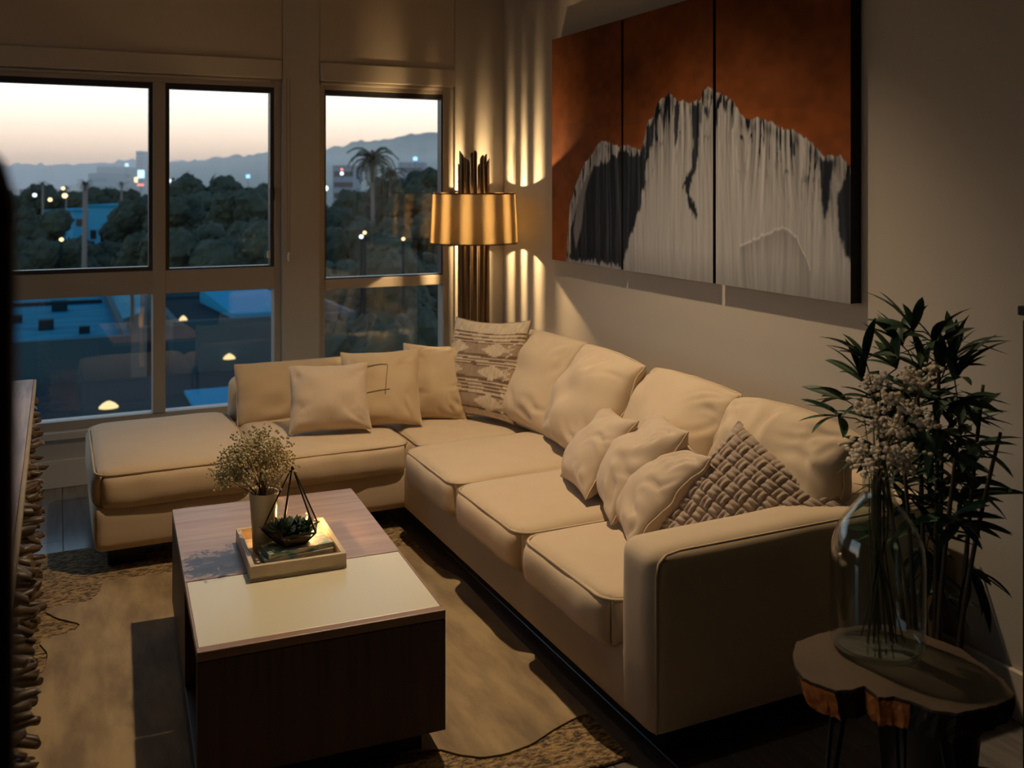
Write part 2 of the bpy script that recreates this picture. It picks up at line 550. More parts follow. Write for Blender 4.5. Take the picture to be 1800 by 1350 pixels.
# ---- roller blinds: cassette over each window, fabric drawn over the upper lights
def blind(x0, x1, label):
    r = empty('roller_blind', ((x0 + x1) / 2, YB + .03, ZT), label=label, cat='blind', group='roller blinds on the window wall')
    MB().box(x0 + .004, x1 - .004, YB - .012, YB + .05, ZT - .005, 2.305).build('cassette', M['cassette'], r, world=True, bevel=.006)
    MB().box(x0 + .012, x1 - .07, YB + .018, YB + .034, ZT - .024, ZT - .008).build('bottom_bar', M['cassette'], r, world=True, bevel=.003)
    MB().box(x0 + .003, x1 - .003, YB + .001, YB + .005, 2.306, ZU).build('fabric_panel', M['blind'], r, world=True)
    return r
blind(W1[0], W1[1], 'beige roller blind and cassette over the wide double window')
blind(W2[0], W2[1], 'beige roller blind and cassette over the narrow window by the lamp')
# upper openings closed off behind the fabric
struct('trim_1', MB().box(W1[0], W1[1], YB + .06, YB + .2, 2.255, ZU), M['wall'])
struct('trim_2', MB().box(W2[0], W2[1], YB + .06, YB + .2, 2.255, ZU), M['wall'])

ch = empty('blind_chain', (1.205, YB - .02, 1.13), label='thin pull chain with small weight hanging on the pier between windows', cat='blind chain')
c = MB()
for dx in (-.008, .010):
    c.tube([(1.205 + dx, YB - .012, 2.20), (1.205 + dx * 1.1, YB - .014, 1.7), (1.208 + dx * .5, YB - .014, 1.20)], .0016, 5)
c.build('chain', M['seam'], ch, world=True)
MB().lathe([(0, 0), (.006, .004), (.009, .02), (.008, .045), (.003, .055), (0, .056)], 10, (1.208, YB - .014, 1.145)).build('weight', M['white_metal'], ch, world=True, smooth=True)

# ---- recessed ceiling spots
def downlight(x, y, power, label, size=100):
    r = empty('downlight', (x, y, ZC), label=label, cat='ceiling light', group='recessed ceiling spots')
    MB().lathe([(.042, -.004), (.058, -.004), (.060, 0), (.060, .002), (.042, .002)], 24, (0, 0, -.002), close=True).build('trim_ring', M['white_metal'], r, recenter=False)
    MB().lathe([(0, 0), (.042, 0), (.042, .001), (0, .001)], 24, (0, 0, -.003)).build('lens', M['lens'], r, recenter=False)
    ld = bpy.data.lights.new('spot', 'SPOT')
    ld.energy = power
    ld.color = (1.0, 0.73, 0.44)
    ld.spot_size = R(size)
    ld.spot_blend = 1.0
    ld.shadow_soft_size = 0.035
    lo = bpy.data.objects.new('spot', ld)
    COL.objects.link(lo)
    lo.parent = r
    lo.location = (0, 0, -.03)
    return r
downlight(1.38, 3.30, 265, 'recessed ceiling spot above the sofa edge and coffee table', 96)
downlight(0.25, 1.86, 12, 'recessed ceiling spot in front of the camera', 100)
# ================================================================== soft shapes
def vnoise(x, y, seed):
    rng = np.random.default_rng(seed)
    L = rng.random((64, 64))
    xi, yi = np.floor(x).astype(int), np.floor(y).astype(int)
    fx, fy = x - xi, y - yi
    fx, fy = fx * fx * (3 - 2 * fx), fy * fy * (3 - 2 * fy)
    g = lambda a, b: L[a % 64, b % 64]
    return (g(xi, yi) * (1 - fx) + g(xi + 1, yi) * fx) * (1 - fy) + (g(xi, yi + 1) * (1 - fx) + g(xi + 1, yi + 1) * fx) * fy

def grid_faces(nu, nv, off=0, flip=False):
    ff = []
    for j in range(nv - 1):
        for i in range(nu - 1):
            a = off + j * nu + i
            q = (a, a + 1, a + nu + 1, a + nu)
            ff.append(q[::-1] if flip else q)
    return ff

def wrinkles(u, v, w, h, seed, n, amp):
    """creases that start at corners and edges and die out inwards"""
    rng = np.random.default_rng(seed)
    X, Z = u * w / 2, v * h / 2
    d = np.zeros_like(u)
    for k in range(n):
        if k % 3 != 2:
            cu, cv = rng.choice([-1, 1]), rng.choice([-1, 1])
            p0 = np.array([cu * w / 2 * rng.uniform(.75, .98), cv * h / 2 * rng.uniform(.7, .98)])
            ang = math.atan2(-p0[1], -p0[0]) + rng.uniform(-1.0, 1.0)
        else:
            e = rng.uniform(-.7, .7)
            s = rng.choice([-1, 1])
            p0 = np.array([e * w / 2, s * h / 2 * .95]) if rng.random() < .5 else np.array([s * w / 2 * .95, e * h / 2])
            ang = math.atan2(-p0[1], -p0[0]) + rng.uniform(-.5, .5)
        L = rng.uniform(.18, .45) * min(w, h)
        wd = rng.uniform(.008, .018)
        dx, dz = X - p0[0], Z - p0[1]
        t = (dx * math.cos(ang) + dz * math.sin(ang)) / L
        s_ = -dx * math.sin(ang) + dz * math.cos(ang) + rng.uniform(-.05, .05) * np.sin(t * 3)
        env = np.exp(-((t - .35) / .4) ** 2)
        d += -amp * rng.uniform(.5, 1.2) * env * (np.exp(-(s_ / wd) ** 2) - .6 * np.exp(-((s_ - 2.0 * wd) / wd) ** 2) - .3 * np.exp(-((s_ + 2.2 * wd) / wd) ** 2))
    return d

def pillow_mesh(w, h, t, seed, n=46, corner=.07, creases=14, amp=.006, sag=.15, power=.45, relief=None, droop=0.0):
    """cushion standing in the XZ plane, front towards -Y, centred"""
    s = np.linspace(-1, 1, n)
    s = np.sin(s * math.pi / 2) * .75 + s * .25
    u, v = np.meshgrid(s, s)
    T = t / 2 * (np.clip((1 - u ** 2), 0, 1) * np.clip(1 - v ** 2, 0, 1)) ** power
    T = T * (1 - sag * v)
    X = w / 2 * u * (1 - corner * (1 - v ** 2))
    Z = h / 2 * v * (1 - corner * (1 - u ** 2))
    Z = Z - droop * (v + 1) / 2 * (u ** 2)
    nn = (vnoise(u * 2.2 + 9, v * 2.2 + 5, seed) - .5) * t * .16
    edge = np.clip((1 - u ** 4) * (1 - v ** 4), 0, 1)
    soft = edge ** .5
    F = T + soft * (nn + wrinkles(u, v, w, h, seed + 1, creases, amp))
    B = T + soft * (vnoise(u * 2 + 3, v * 2 + 1, seed + 5) - .5) * t * .1
    # the seam wanders a little
    wob = (vnoise(u * 4 + 20, v * 4 + 20, seed + 9) - .5) * t * .10
    if relief is not None:
        F = F + relief(u, v, edge)
    mb = MB()
    fr = np.stack([X, -F + wob * (1 - soft), Z], -1).reshape(-1, 3)
    bk = np.stack([X, B + wob * (1 - soft), Z], -1)
    m = n * n
    # back shares the border
    idx = -np.ones((n, n), int)
    extra = []
    for j in range(n):
        for i in range(n):
            if i in (0, n - 1) or j in (0, n - 1):
                idx[j, i] = j * n + i
            else:
                idx[j, i] = m + len(extra)
                extra.append(bk[j, i])
    ff = grid_faces(n, n)
    for j in range(n - 1):
        for i in range(n - 1):
            ff.append((idx[j, i], idx[j + 1, i], idx[j + 1, i + 1], idx[j, i + 1]))
    mb.add(list(fr) + extra, ff)
    border = [tuple(fr[i]) for i in range(n)] + [tuple(fr[j * n + n - 1]) for j in range(1, n)] + \
             [tuple(fr[(n - 1) * n + i]) for i in range(n - 2, -1, -1)] + [tuple(fr[j * n]) for j in range(n - 2, 0, -1)]
    surf = lambda uu, vv: (np.interp(uu, s, X[n // 2]), float(-F[np.abs(s - vv).argmin(), np.abs(s - uu).argmin()]), np.interp(vv, s, Z[:, n // 2]))
    return mb, border, surf, (u, v)

def frame_matrix(center, normal, roll=0.0):
    """local -Y looks along normal, local Z as upright as can be, then rolled about the normal"""
    n = Vector(normal).normalized()
    y = -n
    x = y.cross(Vector((0, 0, 1)))
    x.normalize()
    z = x.cross(y)
    m = Matrix((x, y, z)).transposed().to_4x4()
    return Matrix.Translation(Vector(center)) @ m @ Matrix.Rotation(roll, 4, 'Y')

def put(o, center, normal, roll=0.0, parent=None):
    m = frame_matrix(center, normal, roll)
    if parent is not None:
        m = Matrix.Translation(-Vector(parent.location)) @ m
        o.parent = parent
    o.matrix_local = m
    return o

def soft_box(x0, x1, y0, y1, z0, z1, r=.05, n=(26, 26, 8), crown=.02, bulge=.012, seed=1, creases=0, rv=None, rp=0.0):
    """upholstered block: rounded edges, crowned top, slightly bulging sides"""
    bm = bmesh.new()
    cx, cy, cz = (x0 + x1) / 2, (y0 + y1) / 2, (z0 + z1) / 2
    hx, hy, hz = (x1 - x0) / 2, (y1 - y0) / 2, (z1 - z0) / 2
    rv = rv or (r, r, r)
    key = {}
    V, F = [], []
    def vid(p):
        k_ = tuple(round(c_, 5) for c_ in p)
        if k_ not in key:
            key[k_] = len(V)
            V.append(p)
        return key[k_]
    def spaced(k):
        s = np.linspace(-1, 1, k)
        return np.sign(s) * (1 - (1 - np.abs(s)) ** 1.6) if k > 6 else s
    S = [spaced(k) for k in n]
    for ax in range(3):
        a, b = (ax + 1) % 3, (ax + 2) % 3
        for sg in (-1, 1):
            for i in range(len(S[a]) - 1):
                for j in range(len(S[b]) - 1):
                    q = []
                    for ii, jj in ((i, j), (i + 1, j), (i + 1, j + 1), (i, j + 1)):
                        p = [0, 0, 0]
                        p[ax], p[a], p[b] = float(sg), float(S[a][ii]), float(S[b][jj])
                        q.append(vid(tuple(p)))
                    F.append(tuple(q) if sg > 0 else tuple(q[::-1]))
    U = np.array(V)
    H = np.array([hx, hy, hz])
    P = U * H
    inner = np.clip(P, -(H - r), H - r)
    D = P - inner
    Ln = np.linalg.norm(D, axis=1, keepdims=True)
    # push the shell onto the rounded box
    mx = np.max(np.abs(D), axis=1, keepdims=True)
    Q = np.where(Ln > 1e-9, inner + D / np.maximum(Ln, 1e-9) * mx, P)
    if rp > 0:
        in2 = np.clip(Q[:, :2], -(H[:2] - rp), H[:2] - rp)
        D2 = Q[:, :2] - in2
        L2 = np.linalg.norm(D2, axis=1, keepdims=True)
        m2 = np.max(np.abs(D2), axis=1, keepdims=True)
        Q[:, :2] = np.where(L2 > 1e-9, in2 + D2 / np.maximum(L2, 1e-9) * m2, Q[:, :2])
    top = np.clip(U[:, 2], 0, 1)
    Q[:, 2] += crown * top ** 2 * (1 - U[:, 0] ** 4) * (1 - U[:, 1] ** 4)
    Q[:, 0] += bulge * U[:, 0] * (1 - U[:, 1] ** 4) * (1 - U[:, 2] ** 2)
    Q[:, 1] += bulge * U[:, 1] * (1 - U[:, 0] ** 4) * (1 - U[:, 2] ** 2)
    nz = vnoise(Q[:, 0] * 6 + 30 + seed, Q[:, 1] * 6 + 30, seed) - .5
    Q[:, 2] += nz * .010 * (top ** 2) * (crown > 0)
    n2 = vnoise(Q[:, 0] * 14 + Q[:, 1] * 14 + 30, Q[:, 2] * 9 + 30, seed + 3) - .5
    side = (1 - top ** 4)
    Q[:, 0] += np.sign(U[:, 0]) * (np.abs(U[:, 0]) > .98) * n2 * .010 * (bulge > .005)
    Q[:, 1] += np.sign(U[:, 1]) * (np.abs(U[:, 1]) > .98) * n2 * .010 * (bulge > .005)
    bm.free()
    Q += np.array([cx, cy, cz])
    return MB().add(Q, F)

def rrect(x0, x1, y0, y1, z, r, n=6):
    pts = []
    for cx, cy, a0 in ((x1 - r, y1 - r, 0), (x0 + r, y1 - r, 90), (x0 + r, y0 + r, 180), (x1 - r, y0 + r, 270)):
        for k in range(n + 1):
            a = R(a0 + 90 * k / n)
            pts.append((cx + r * math.cos(a), cy + r * math.sin(a), z))
    return pts

# ================================================================== the sectional sofa
sofa = empty('sectional_sofa', (1.45, 4.22, 0), label='large cream linen L-shaped sectional sofa with chaise, in the room corner', cat='sofa')
SX, SY = 1.44, 4.22          # front faces of the two runs
def spart(nm, mb, m, **k): return mb.build(nm, m, sofa, world=True, smooth=True, **k)

spart('base', soft_box(.135, 2.50, SY, 5.14, .10, .285, r=.028, n=(40, 20, 8), crown=0, bulge=.003, seed=3), M['fabric'])
spart('base', soft_box(SX, 2.50, 2.30, SY + .04, .10, .285, r=.02, n=(20, 40, 8), crown=0, bulge=.003, seed=4), M['fabric'])
spart('arm', soft_box(SX - .012, 2.52, 2.16, 2.335, .10, .605, r=.045, n=(34, 14, 24), crown=.006, bulge=.004, seed=5), M['fabric'])
spart('back_frame', soft_box(.80, 2.50, 5.04, 5.18, .12, .60, r=.05, n=(36, 12, 20), crown=.004, bulge=.004, seed=6), M['fabric'])
spart('back_frame', soft_box(2.36, 2.54, 2.30, 5.18, .12, .63, r=.05, n=(12, 40, 20), crown=.004, bulge=.004, seed=7), M['fabric'])
MB().tube([(SX + .004, 2.166, .12), (SX + .004, 2.166, .54), (SX + .012, 2.166, .572), (SX + .035, 2.166, .592), (SX + .08, 2.166, .598), (2.50, 2.166, .598)], .004, 6).build('arm_piping', M['piping'], sofa, world=True, smooth=True)
for (x0, x1, y0, y1) in ((.19, .34, 4.32, 4.47), (.19, .34, 4.9, 5.05), (1.2, 1.35, 4.34, 4.49), (1.52, 1.67, 2.24, 2.39), (2.3, 2.45, 2.24, 2.39), (2.3, 2.45, 4.9, 5.05), (1.56, 1.71, 3.3, 3.45)):
    spart('foot', MB().box(x0, x1, y0, y1, .014, .12), M['dark_foot'], bevel=.004)

def seat(x0, x1, y0, y1, z1, seed, r=.040, z0=.262, crown=.024):
    s = spart('seat_cushion', soft_box(x0, x1, y0, y1, z0, z1, r=r, n=(40, 40, 14), crown=crown, bulge=.012, seed=seed, rp=.075), M['fabric'])
    pts = rrect(x0 + .008, x1 - .008, y0 + .008, y1 - .008, z1 - r * .27, .07)
    p = MB().tube(pts, .005, 6, closed=True).build('piping', M['piping'], None, smooth=True)
    p.parent = s
    p.location = Vector(p.location) - (Vector(s.location) + Vector(sofa.location))
    return s
seat(.13, .795, SY - .012, 5.13, .425, 11, r=.045)
seat(.80, 1.475, SY - .020, 5.03, .408, 12)
seat(1.482, 2.36, 4.118, 5.03, .408, 13)
seat(SX - .045, 2.36, 3.525, 4.112, .415, 14)
seat(SX - .045, 2.36, 2.925, 3.52, .415, 15)
seat(SX - .045, 2.36, 2.340, 2.92, .415, 16)

def back_cushion(center, normal, w, h, t, seed, roll=0, m='fabric', **k):
    kk = dict(corner=.03, creases=18, amp=.009, sag=.2, power=.38)
    kk.update(k)
    mb, border, surf, uv = pillow_mesh(w, h, t, seed, n=52, **kk)
    o = mb.build('back_cushion', M[m], None, smooth=True, recenter=False)
    put(o, center, normal, roll, sofa)
    p = MB().tube(border, .004, 6, closed=True).build('piping', M['piping'], o, smooth=True, recenter=False)
    return o
# along the right-hand wall, corner first
back_cushion((2.100, 4.215, .645), (-.864, -.131, .44), .58, .48, .25, 21, droop=.015)
back_cushion((2.105, 3.640, .645), (-.889, .086, .42), .575, .48, .29, 22, droop=.02)
back_cushion((2.150, 3.085, .635), (-.905, .02, .40), .60, .46, .29, 23, droop=.02)
back_cushion((2.150, 2.530, .630), (-.93, -.03, .38), .58, .47, .28, 24, creases=26, amp=.013, droop=.04)
# along the window
back_cushion((1.13, 4.90, .545), (0, -1, .30), .66, .30, .17, 25, m='fabric2', corner=.015, creases=8)

# ================================================================== throw pillows
def pillow(center, normal, w, h, t, seed, label, roll=0, m='fabric2', group='throw pillows on the sofa', name='throw_pillow', piping=True, **k):
    mb, border, surf, uv = pillow_mesh(w, h, t, seed, **k)
    o = mb.build(name, M[m], None, smooth=True, recenter=False)
    put(o, center, normal, roll)
    tag(o, label, 'pillow', group)
    if piping:
        MB().tube(border, .003, 6, closed=True).build('seam', M['piping'], o, smooth=True, recenter=False)
    return o, surf

pillow((1.162, 4.49, .586), (-.15, -.80, .56), .375, .335, .17, 31, 'plain beige square throw pillow in front of the long back cushion', m='fabric3', creases=14, amp=.007)
o, surf = pillow((1.430, 4.545, .594), (-.33, -.80, .50), .39, .385, .17, 32, 'beige throw pillow with stitched square patches', roll=R(-3), amp=.008)
def seam_line(o, surf, pts):
    MB().tube([Vector(surf(a, b)) + Vector((0, -.002, 0)) for a, b in pts], .0022, 5).build('patch_seam', M['seam'], o, smooth=True, recenter=False)
seam_line(o, surf, [(-.7 + .15 * k, .48 + .01 * k) for k in range(7)])
seam_line(o, surf, [(.22 - .01 * k, .52 - .12 * k) for k in range(8)])
seam_line(o, surf, [(-.75 + .17 * k, -.30 + .02 * k) for k in range(7)])
pillow((1.712, 4.545, .600), (-.36, -.83, .40), .345, .38, .16, 33, 'plain beige throw pillow between the patched and the patterned pillow', m='fabric2', roll=R(3), creases=18, amp=.010)

# woven pillow with stripes and stepped diamonds: the print is a colour attribute
W5, H5, N5 = .49, .505, 110
mb, border, surf, (u, v) = pillow_mesh(W5, H5, .17, 34, n=N5, corner=.10, creases=12, amp=.005)
o = mb.build('patterned_pillow', M['print_fabric'], None, smooth=True, recenter=False)
put(o, (1.925, 4.415, .672), (-.84, -.42, .34), R(-3))
tag(o, 'tall cushion woven with brown stripes and stepped pale diamonds', 'pillow', 'throw pillows on the sofa')
light, dark, mid = np.array((.56, .46, .34)), np.array((.17, .11, .075)), np.array((.34, .25, .175))
col = np.tile(light, (N5, N5, 1))
vv = v + .015 * np.sin(u * 3)
def band(c0, c1, c_, soft=None):
    msk = (vv > c0) & (vv < c1)
    col[msk] = c_
for y_ in (.70, .62, .54): band(y_, y_ + .028, dark)
for y_ in (.06, .13, .20): band(y_, y_ + .03, dark)
for y_ in (-.50, -.43, -.36, -.29): band(y_, y_ + .03, dark)
for cy, hh in ((.37, .14), (-.11, .15), (-.72, .16)):
    bnd = (np.abs(vv - cy) < hh)
    step = np.floor(np.abs(vv - cy) / hh * 5) / 5
    diamond = (np.abs(((u + .1) % 1.1) - .55) < .34 * (1 - step)) & bnd
    col[bnd] = mid
    col[bnd & (np.abs(vv - cy) > hh * .8)] = dark
    zig = bnd & (np.abs(np.abs(u) - .80 - .05 * np.sin((vv - cy) * 60)) < .03)
    col[diamond] = light
    col[zig] = light
col = col * (0.86 + .28 * vnoise(u * 40 + 50, v * 10 + 50, 5))[..., None]
me = o.data
ca = me.color_attributes.new('print', 'FLOAT_COLOR', 'POINT')
full = np.ones((len(me.vertices), 4), np.float32)
full[:, :3] = light
full[:N5 * N5, :3] = col.reshape(-1, 3)
ca.data.foreach_set('color', full.ravel())
MB().tube(border, .004, 6, closed=True).build('trim', M['seam'], o, smooth=True, recenter=False)

# the row of pillows at the near arm
pillow((1.853, 3.173, .578), (-.751, .264, .605), .37, .335, .19, 41, 'small cream throw pillow, farthest of the four by the sofa arm', m='fabric3', roll=R(-7), corner=.10, creases=18, amp=.010)
pillow((1.880, 2.924, .588), (-.680, .326, .657), .42, .40, .22, 42, 'plump cream throw pillow between the small one and the flattened one', m='fabric3', roll=R(-4), corner=.09, creases=24, amp=.014)
pillow((1.835, 2.735, .556), (-.640, .34, .690), .40, .39, .18, 43, 'slumped creased cream throw pillow beside the chunky knit cushion', m='fabric3', roll=R(-7), corner=.12, creases=26, amp=.014)

def knit(u, v, edge):
    n_ = 11.0
    a, b = (u + 1) / 2 * n_, (v + 1) / 2 * n_
    ia, ib = np.floor(a), np.floor(b)
    fa, fb = a - ia, b - ib
    over = ((ia + ib) % 2 == 0)
    cord = lambda f: (1 - (2 * f - 1) ** 6) * (.62 + .38 * np.abs(np.sin(f * math.pi * 2)))      # two cords side by side
    arch = lambda f: .10 + .90 * np.sqrt(np.clip(1 - (2 * f - 1) ** 2, 0, 1))
    across = cord(fb) * arch(fa)
    along = cord(fa) * arch(fb)
    return np.where(over, across, along) * .020 * edge ** .4
mb, border, surf, uv = pillow_mesh(.44, .48, .21, 44, n=230, corner=.06, creases=0, relief=knit)
o = mb.build('knit_cushion', M['knit'], None, smooth=True, recenter=False)
put(o, (1.955, 2.450, .530), (-.688, -.46, .56), R(30))
tag(o, 'brown chunky basket-weave knit cushion leaning on the sofa arm', 'pillow', 'throw pillows on the sofa')
MB().tube(border, .006, 6, closed=True).build('seam', M['knit'], o, smooth=True, recenter=False)
# ================================================================== rugs
rug = MB().box(-.75, 1.43, 2.27, 4.58, .0005, .012).build('jute_rug', M['jute'], None, bevel=.004)
tag(rug, 'coarse brown woven jute rug under the cowhide and coffee table', 'rug')

HIDE = [(300, 1007), (240, 1014), (182, 1022), (174, 1043), (157, 1057), (117, 1063), (78, 1075), (100, 1087), (142, 1097), (130, 1111), (100, 1118),
        (68, 1130), (85, 1150), (77, 1180), (63, 1210), (50, 1240), (37, 1277), (30, 1317), (20, 1350)]
HIDE2 = [(772, 1317), (807, 1327), (849, 1332), (891, 1325), (936, 1308), (971, 1284), (1009, 1263), (1037, 1254), (988, 1207), (943, 1155), (894, 1106),
         (849, 1057), (814, 1019), (783, 1002), (764, 996), (756, 985), (748, 972), (730, 962), (704, 960)]
hp = [on_z(a, b, .016) for a, b in HIDE]
hp = [(p.x, p.y) for p in hp] + [(-.10, 2.72), (-.02, 2.52), (.08, 2.42), (.22, 2.46), (.40, 2.58), (.60, 2.60), (.80, 2.56)]
hp += [(p.x, p.y) for p in (on_z(a, b, .016) for a, b in HIDE2)] + [(1.12, 4.02), (.9, 3.96), (.7, 4.0)]
# round the outline a little
for _ in range(1):
    q = []
    for i in range(len(hp)):
        a, b = Vector(hp[i]), Vector(hp[(i + 1) % len(hp)])
        q += [tuple(a * .86 + b * .14), tuple(a * .14 + b * .86)]
    hp = q
bm = bmesh.new()
vs_ = [bm.verts.new((x_, y_, .013)) for x_, y_ in hp]
f_ = bm.faces.new(vs_)
ext = bmesh.ops.extrude_face_region(bm, geom=[f_])
for g_ in ext['geom']:
    if isinstance(g_, bmesh.types.BMVert):
        g_.co.z += .005
bmesh.ops.triangulate(bm, faces=[f for f in bm.faces if len(f.verts) > 4])
bmesh.ops.recalc_face_normals(bm, faces=bm.faces)
me = bpy.data.meshes.new('cowhide_rug')
bm.to_mesh(me)
bm.free()
me.materials.append(M['hide'])
hide = bpy.data.objects.new('cowhide_rug', me)
COL.objects.link(hide)
tag(hide, 'pale tan cowhide rug with ragged outline under the coffee table', 'rug')

# ================================================================== coffee table
TBL = empty('coffee_table', (.669, 3.066, .018), R(-2.95), label='low box coffee table with walnut top and cream panel', cat='table')
def tp(nm, mb, m, bevel=.002): return mb.build(nm, m, TBL, bevel=bevel, recenter=False)
hx, hy = .325, .575
ys = -.115            # split between the cream half and the walnut half
t0, t1 = .072, .402   # body bottom, top (above the rug)
tp('plinth', MB().box(-hx + .05, hx - .05, -hy + .06, hy - .06, .0, t0 + .001), M['dark_foot'])
tp('bottom_panel', MB().box(-hx, hx, -hy + .02, hy - .02, t0, t0 + .022), M['walnut_dark'])
tp('front_panel', MB().box(-hx, hx, -hy, -hy + .02, t0, t1 - .026), M['walnut_dark'])
tp('back_panel', MB().box(-hx, hx, hy - .02, hy, t0, t1 - .024), M['walnut_dark'])
tp('side_panel', MB().box(hx - .02, hx, -hy + .02, hy - .02, t0 + .022, t1 - .024), M['walnut_dark'])
tp('side_panel', MB().box(-hx, -hx + .02, ys + .004, hy - .02, t0 + .022, t1 - .024), M['walnut_dark'])
tp('divider', MB().box(-hx + .02, hx - .02, ys + .004, ys + .022, t0 + .022, t1 - .024), M['walnut_dark'])
tp('walnut_lid', MB().box(-hx, hx, ys + .004, hy, t1 - .022, t1), M['walnut'], .0025)
tp('cream_panel', MB().box(-hx + .006, hx - .006, -hy + .030, ys, t1 - .024, t1 - .001), M['cream'], .0015)
tp('edge_strip', MB().box(-hx, hx, -hy - .001, -hy + .0295, t1 - .025, t1), M['walnut_edge'], .0025)
tp('edge_strip', MB().box(-hx, -hx + .0055, -hy + .03, ys, t1 - .024, t1), M['walnut_edge'], .001)
tp('edge_strip', MB().box(hx - .0055, hx, -hy + .03, ys, t1 - .024, t1), M['walnut_edge'], .001)
ZTOP = .018 + t1 + .0005

# ---- tray and what stands in it
tr = MB()
tw, td, th = .285, .345, .045
tr.box(-tw / 2, tw / 2, -td / 2, td / 2, 0, .010)
TR = empty('tray', (.662, 3.052, ZTOP), R(-2.5), label='shallow travertine tray in the middle of the coffee table', cat='tray')
tr.build('tray_floor', M['marble'], TR, recenter=False)
for a, b, c_, d_ in ((-tw / 2, tw / 2, -td / 2, -td / 2 + .014), (-tw / 2, tw / 2, td / 2 - .014, td / 2), (-tw / 2, -tw / 2 + .014, -td / 2 + .014, td / 2 - .014), (tw / 2 - .014, tw / 2, -td / 2 + .014, td / 2 - .014)):
    MB().box(a, b, c_, d_, 0, th).build('tray_side', M['marble'], TR, recenter=False, bevel=.002)
ZTR = ZTOP + .0105

def book(cx, cy, z, w, d, t, rz, m, label):
    r = empty('book', (cx, cy, z), rz, label=label, cat='book', group='books in the tray')
    MB().box(-w / 2, w / 2, -d / 2, d / 2, 0, .0025).box(-w / 2, w / 2, -d / 2, d / 2, t - .0025, t).box(-w / 2, w / 2, -d / 2, -d / 2 + .003, .0025, t - .0025).build('cover', m, r, recenter=False)
    MB().box(-w / 2 + .004, w / 2 - .004, -d / 2 + .004, d / 2 - .005, .0025, t - .0025).build('pages', M['paper'], r, recenter=False)
book(.672, 3.045, ZTR, .215, .155, .017, R(3), M['book_teal2'], 'lower teal-covered book lying in the tray')
book(.675, 3.050, ZTR + .0175, .205, .150, .015, R(6), M['book_teal'], 'upper book with mottled teal and cream cover under the terrarium')
ZBK = ZTR + .033

# ---- geometric terrarium
TX, TY = .668, 3.04
te = empty('terrarium', (TX, TY, ZBK), R(20), label='black wire and glass pyramid terrarium with succulents on the books', cat='terrarium')
NP = 5
def ring(r, z, a0=0): return [Vector((r * math.cos(2 * math.pi * k / NP + a0), r * math.sin(2 * math.pi * k / NP + a0), z)) for k in range(NP)]
lo, mid_, apex = ring(.052, .004), ring(.092, .042), Vector((0, 0, .236))
for k in range(NP):
    k2 = (k + 1) % NP
    MB().tube([mid_[k], apex], .0026, 6).build('wire', M['black_wire'], te, recenter=False)
    MB().tube([lo[k], mid_[k]], .0026, 6).build('wire', M['black_wire'], te, recenter=False)
    MB().tube([mid_[k], mid_[k2]], .0026, 6).build('wire', M['black_wire'], te, recenter=False)
    MB().tube([lo[k], lo[k2]], .0026, 6).build('wire', M['black_wire'], te, recenter=False)
    if k != 3:
        MB().add([mid_[k], mid_[k2], apex], [(0, 1, 2)]).build('pane', M['clear'], te, recenter=False)
    MB().add([lo[k], lo[k2], mid_[k2], mid_[k]], [(0, 1, 2, 3)]).build('pane', M['clear'], te, recenter=False)
MB().prism([(p.x * .98, p.y * .98) for p in lo], 0, .003).build('base_plate', M['black_wire'], te, recenter=False)
sv = [(.050, .004), (.066, .020), (.074, .030)]
s_ = MB()
vv_, ff_ = [], []
for r_, z_ in sv: vv_ += ring(r_, z_)
for j in range(2):
    for k in range(NP): ff_.append((j * NP + k, j * NP + (k + 1) % NP, (j + 1) * NP + (k + 1) % NP, (j + 1) * NP + k))
ff_ += [tuple(range(NP - 1, -1, -1)), tuple(range(2 * NP, 3 * NP))]
s_.add(vv_, ff_).build('soil', M['soil'], te, recenter=False)
def rosette(x_, y_, z_, r_, n_, upright, seed):
    rr = random.Random(seed)
    m_ = MB()
    for k in range(n_):
        lay = k / n_
        a = k * 2.4 + rr.uniform(-.2, .2)
        el = upright * (.25 + .75 * lay) + rr.uniform(-.1, .1)
        L = r_ * (1 - .35 * lay)
        d_ = Vector((math.cos(a) * math.cos(el), math.sin(a) * math.cos(el), math.sin(el)))
        sd = Vector((-math.sin(a), math.cos(a), 0)) * r_ * .17
        up = d_.cross(sd).normalized() * r_ * .06
        b = Vector((x_, y_, z_))
        m_.add([b, b + d_ * L * .5 + sd, b + d_ * L, b + d_ * L * .5 - sd, b + d_ * L * .5 - up], [(0, 1, 2), (0, 2, 3), (0, 4, 1), (1, 4, 2), (2, 4, 3), (3, 4, 0)])
    return m_
for i, (x_, y_, r_, n_, u_) in enumerate(((-.035, .005, .050, 26, 1.25), (.004, -.020, .034, 24, .9), (.022, .020, .040, 24, 1.1), (.045, -.012, .036, 22, 1.2), (-.015, -.035, .028, 20, .8), (-.012, .035, .036, 22, 1.2), (.03, -.035, .024, 18, .8))):
    rosette(x_, y_, .030, r_ * 1.55, n_, u_, i).build('succulent', M['succulent'], te, recenter=False)

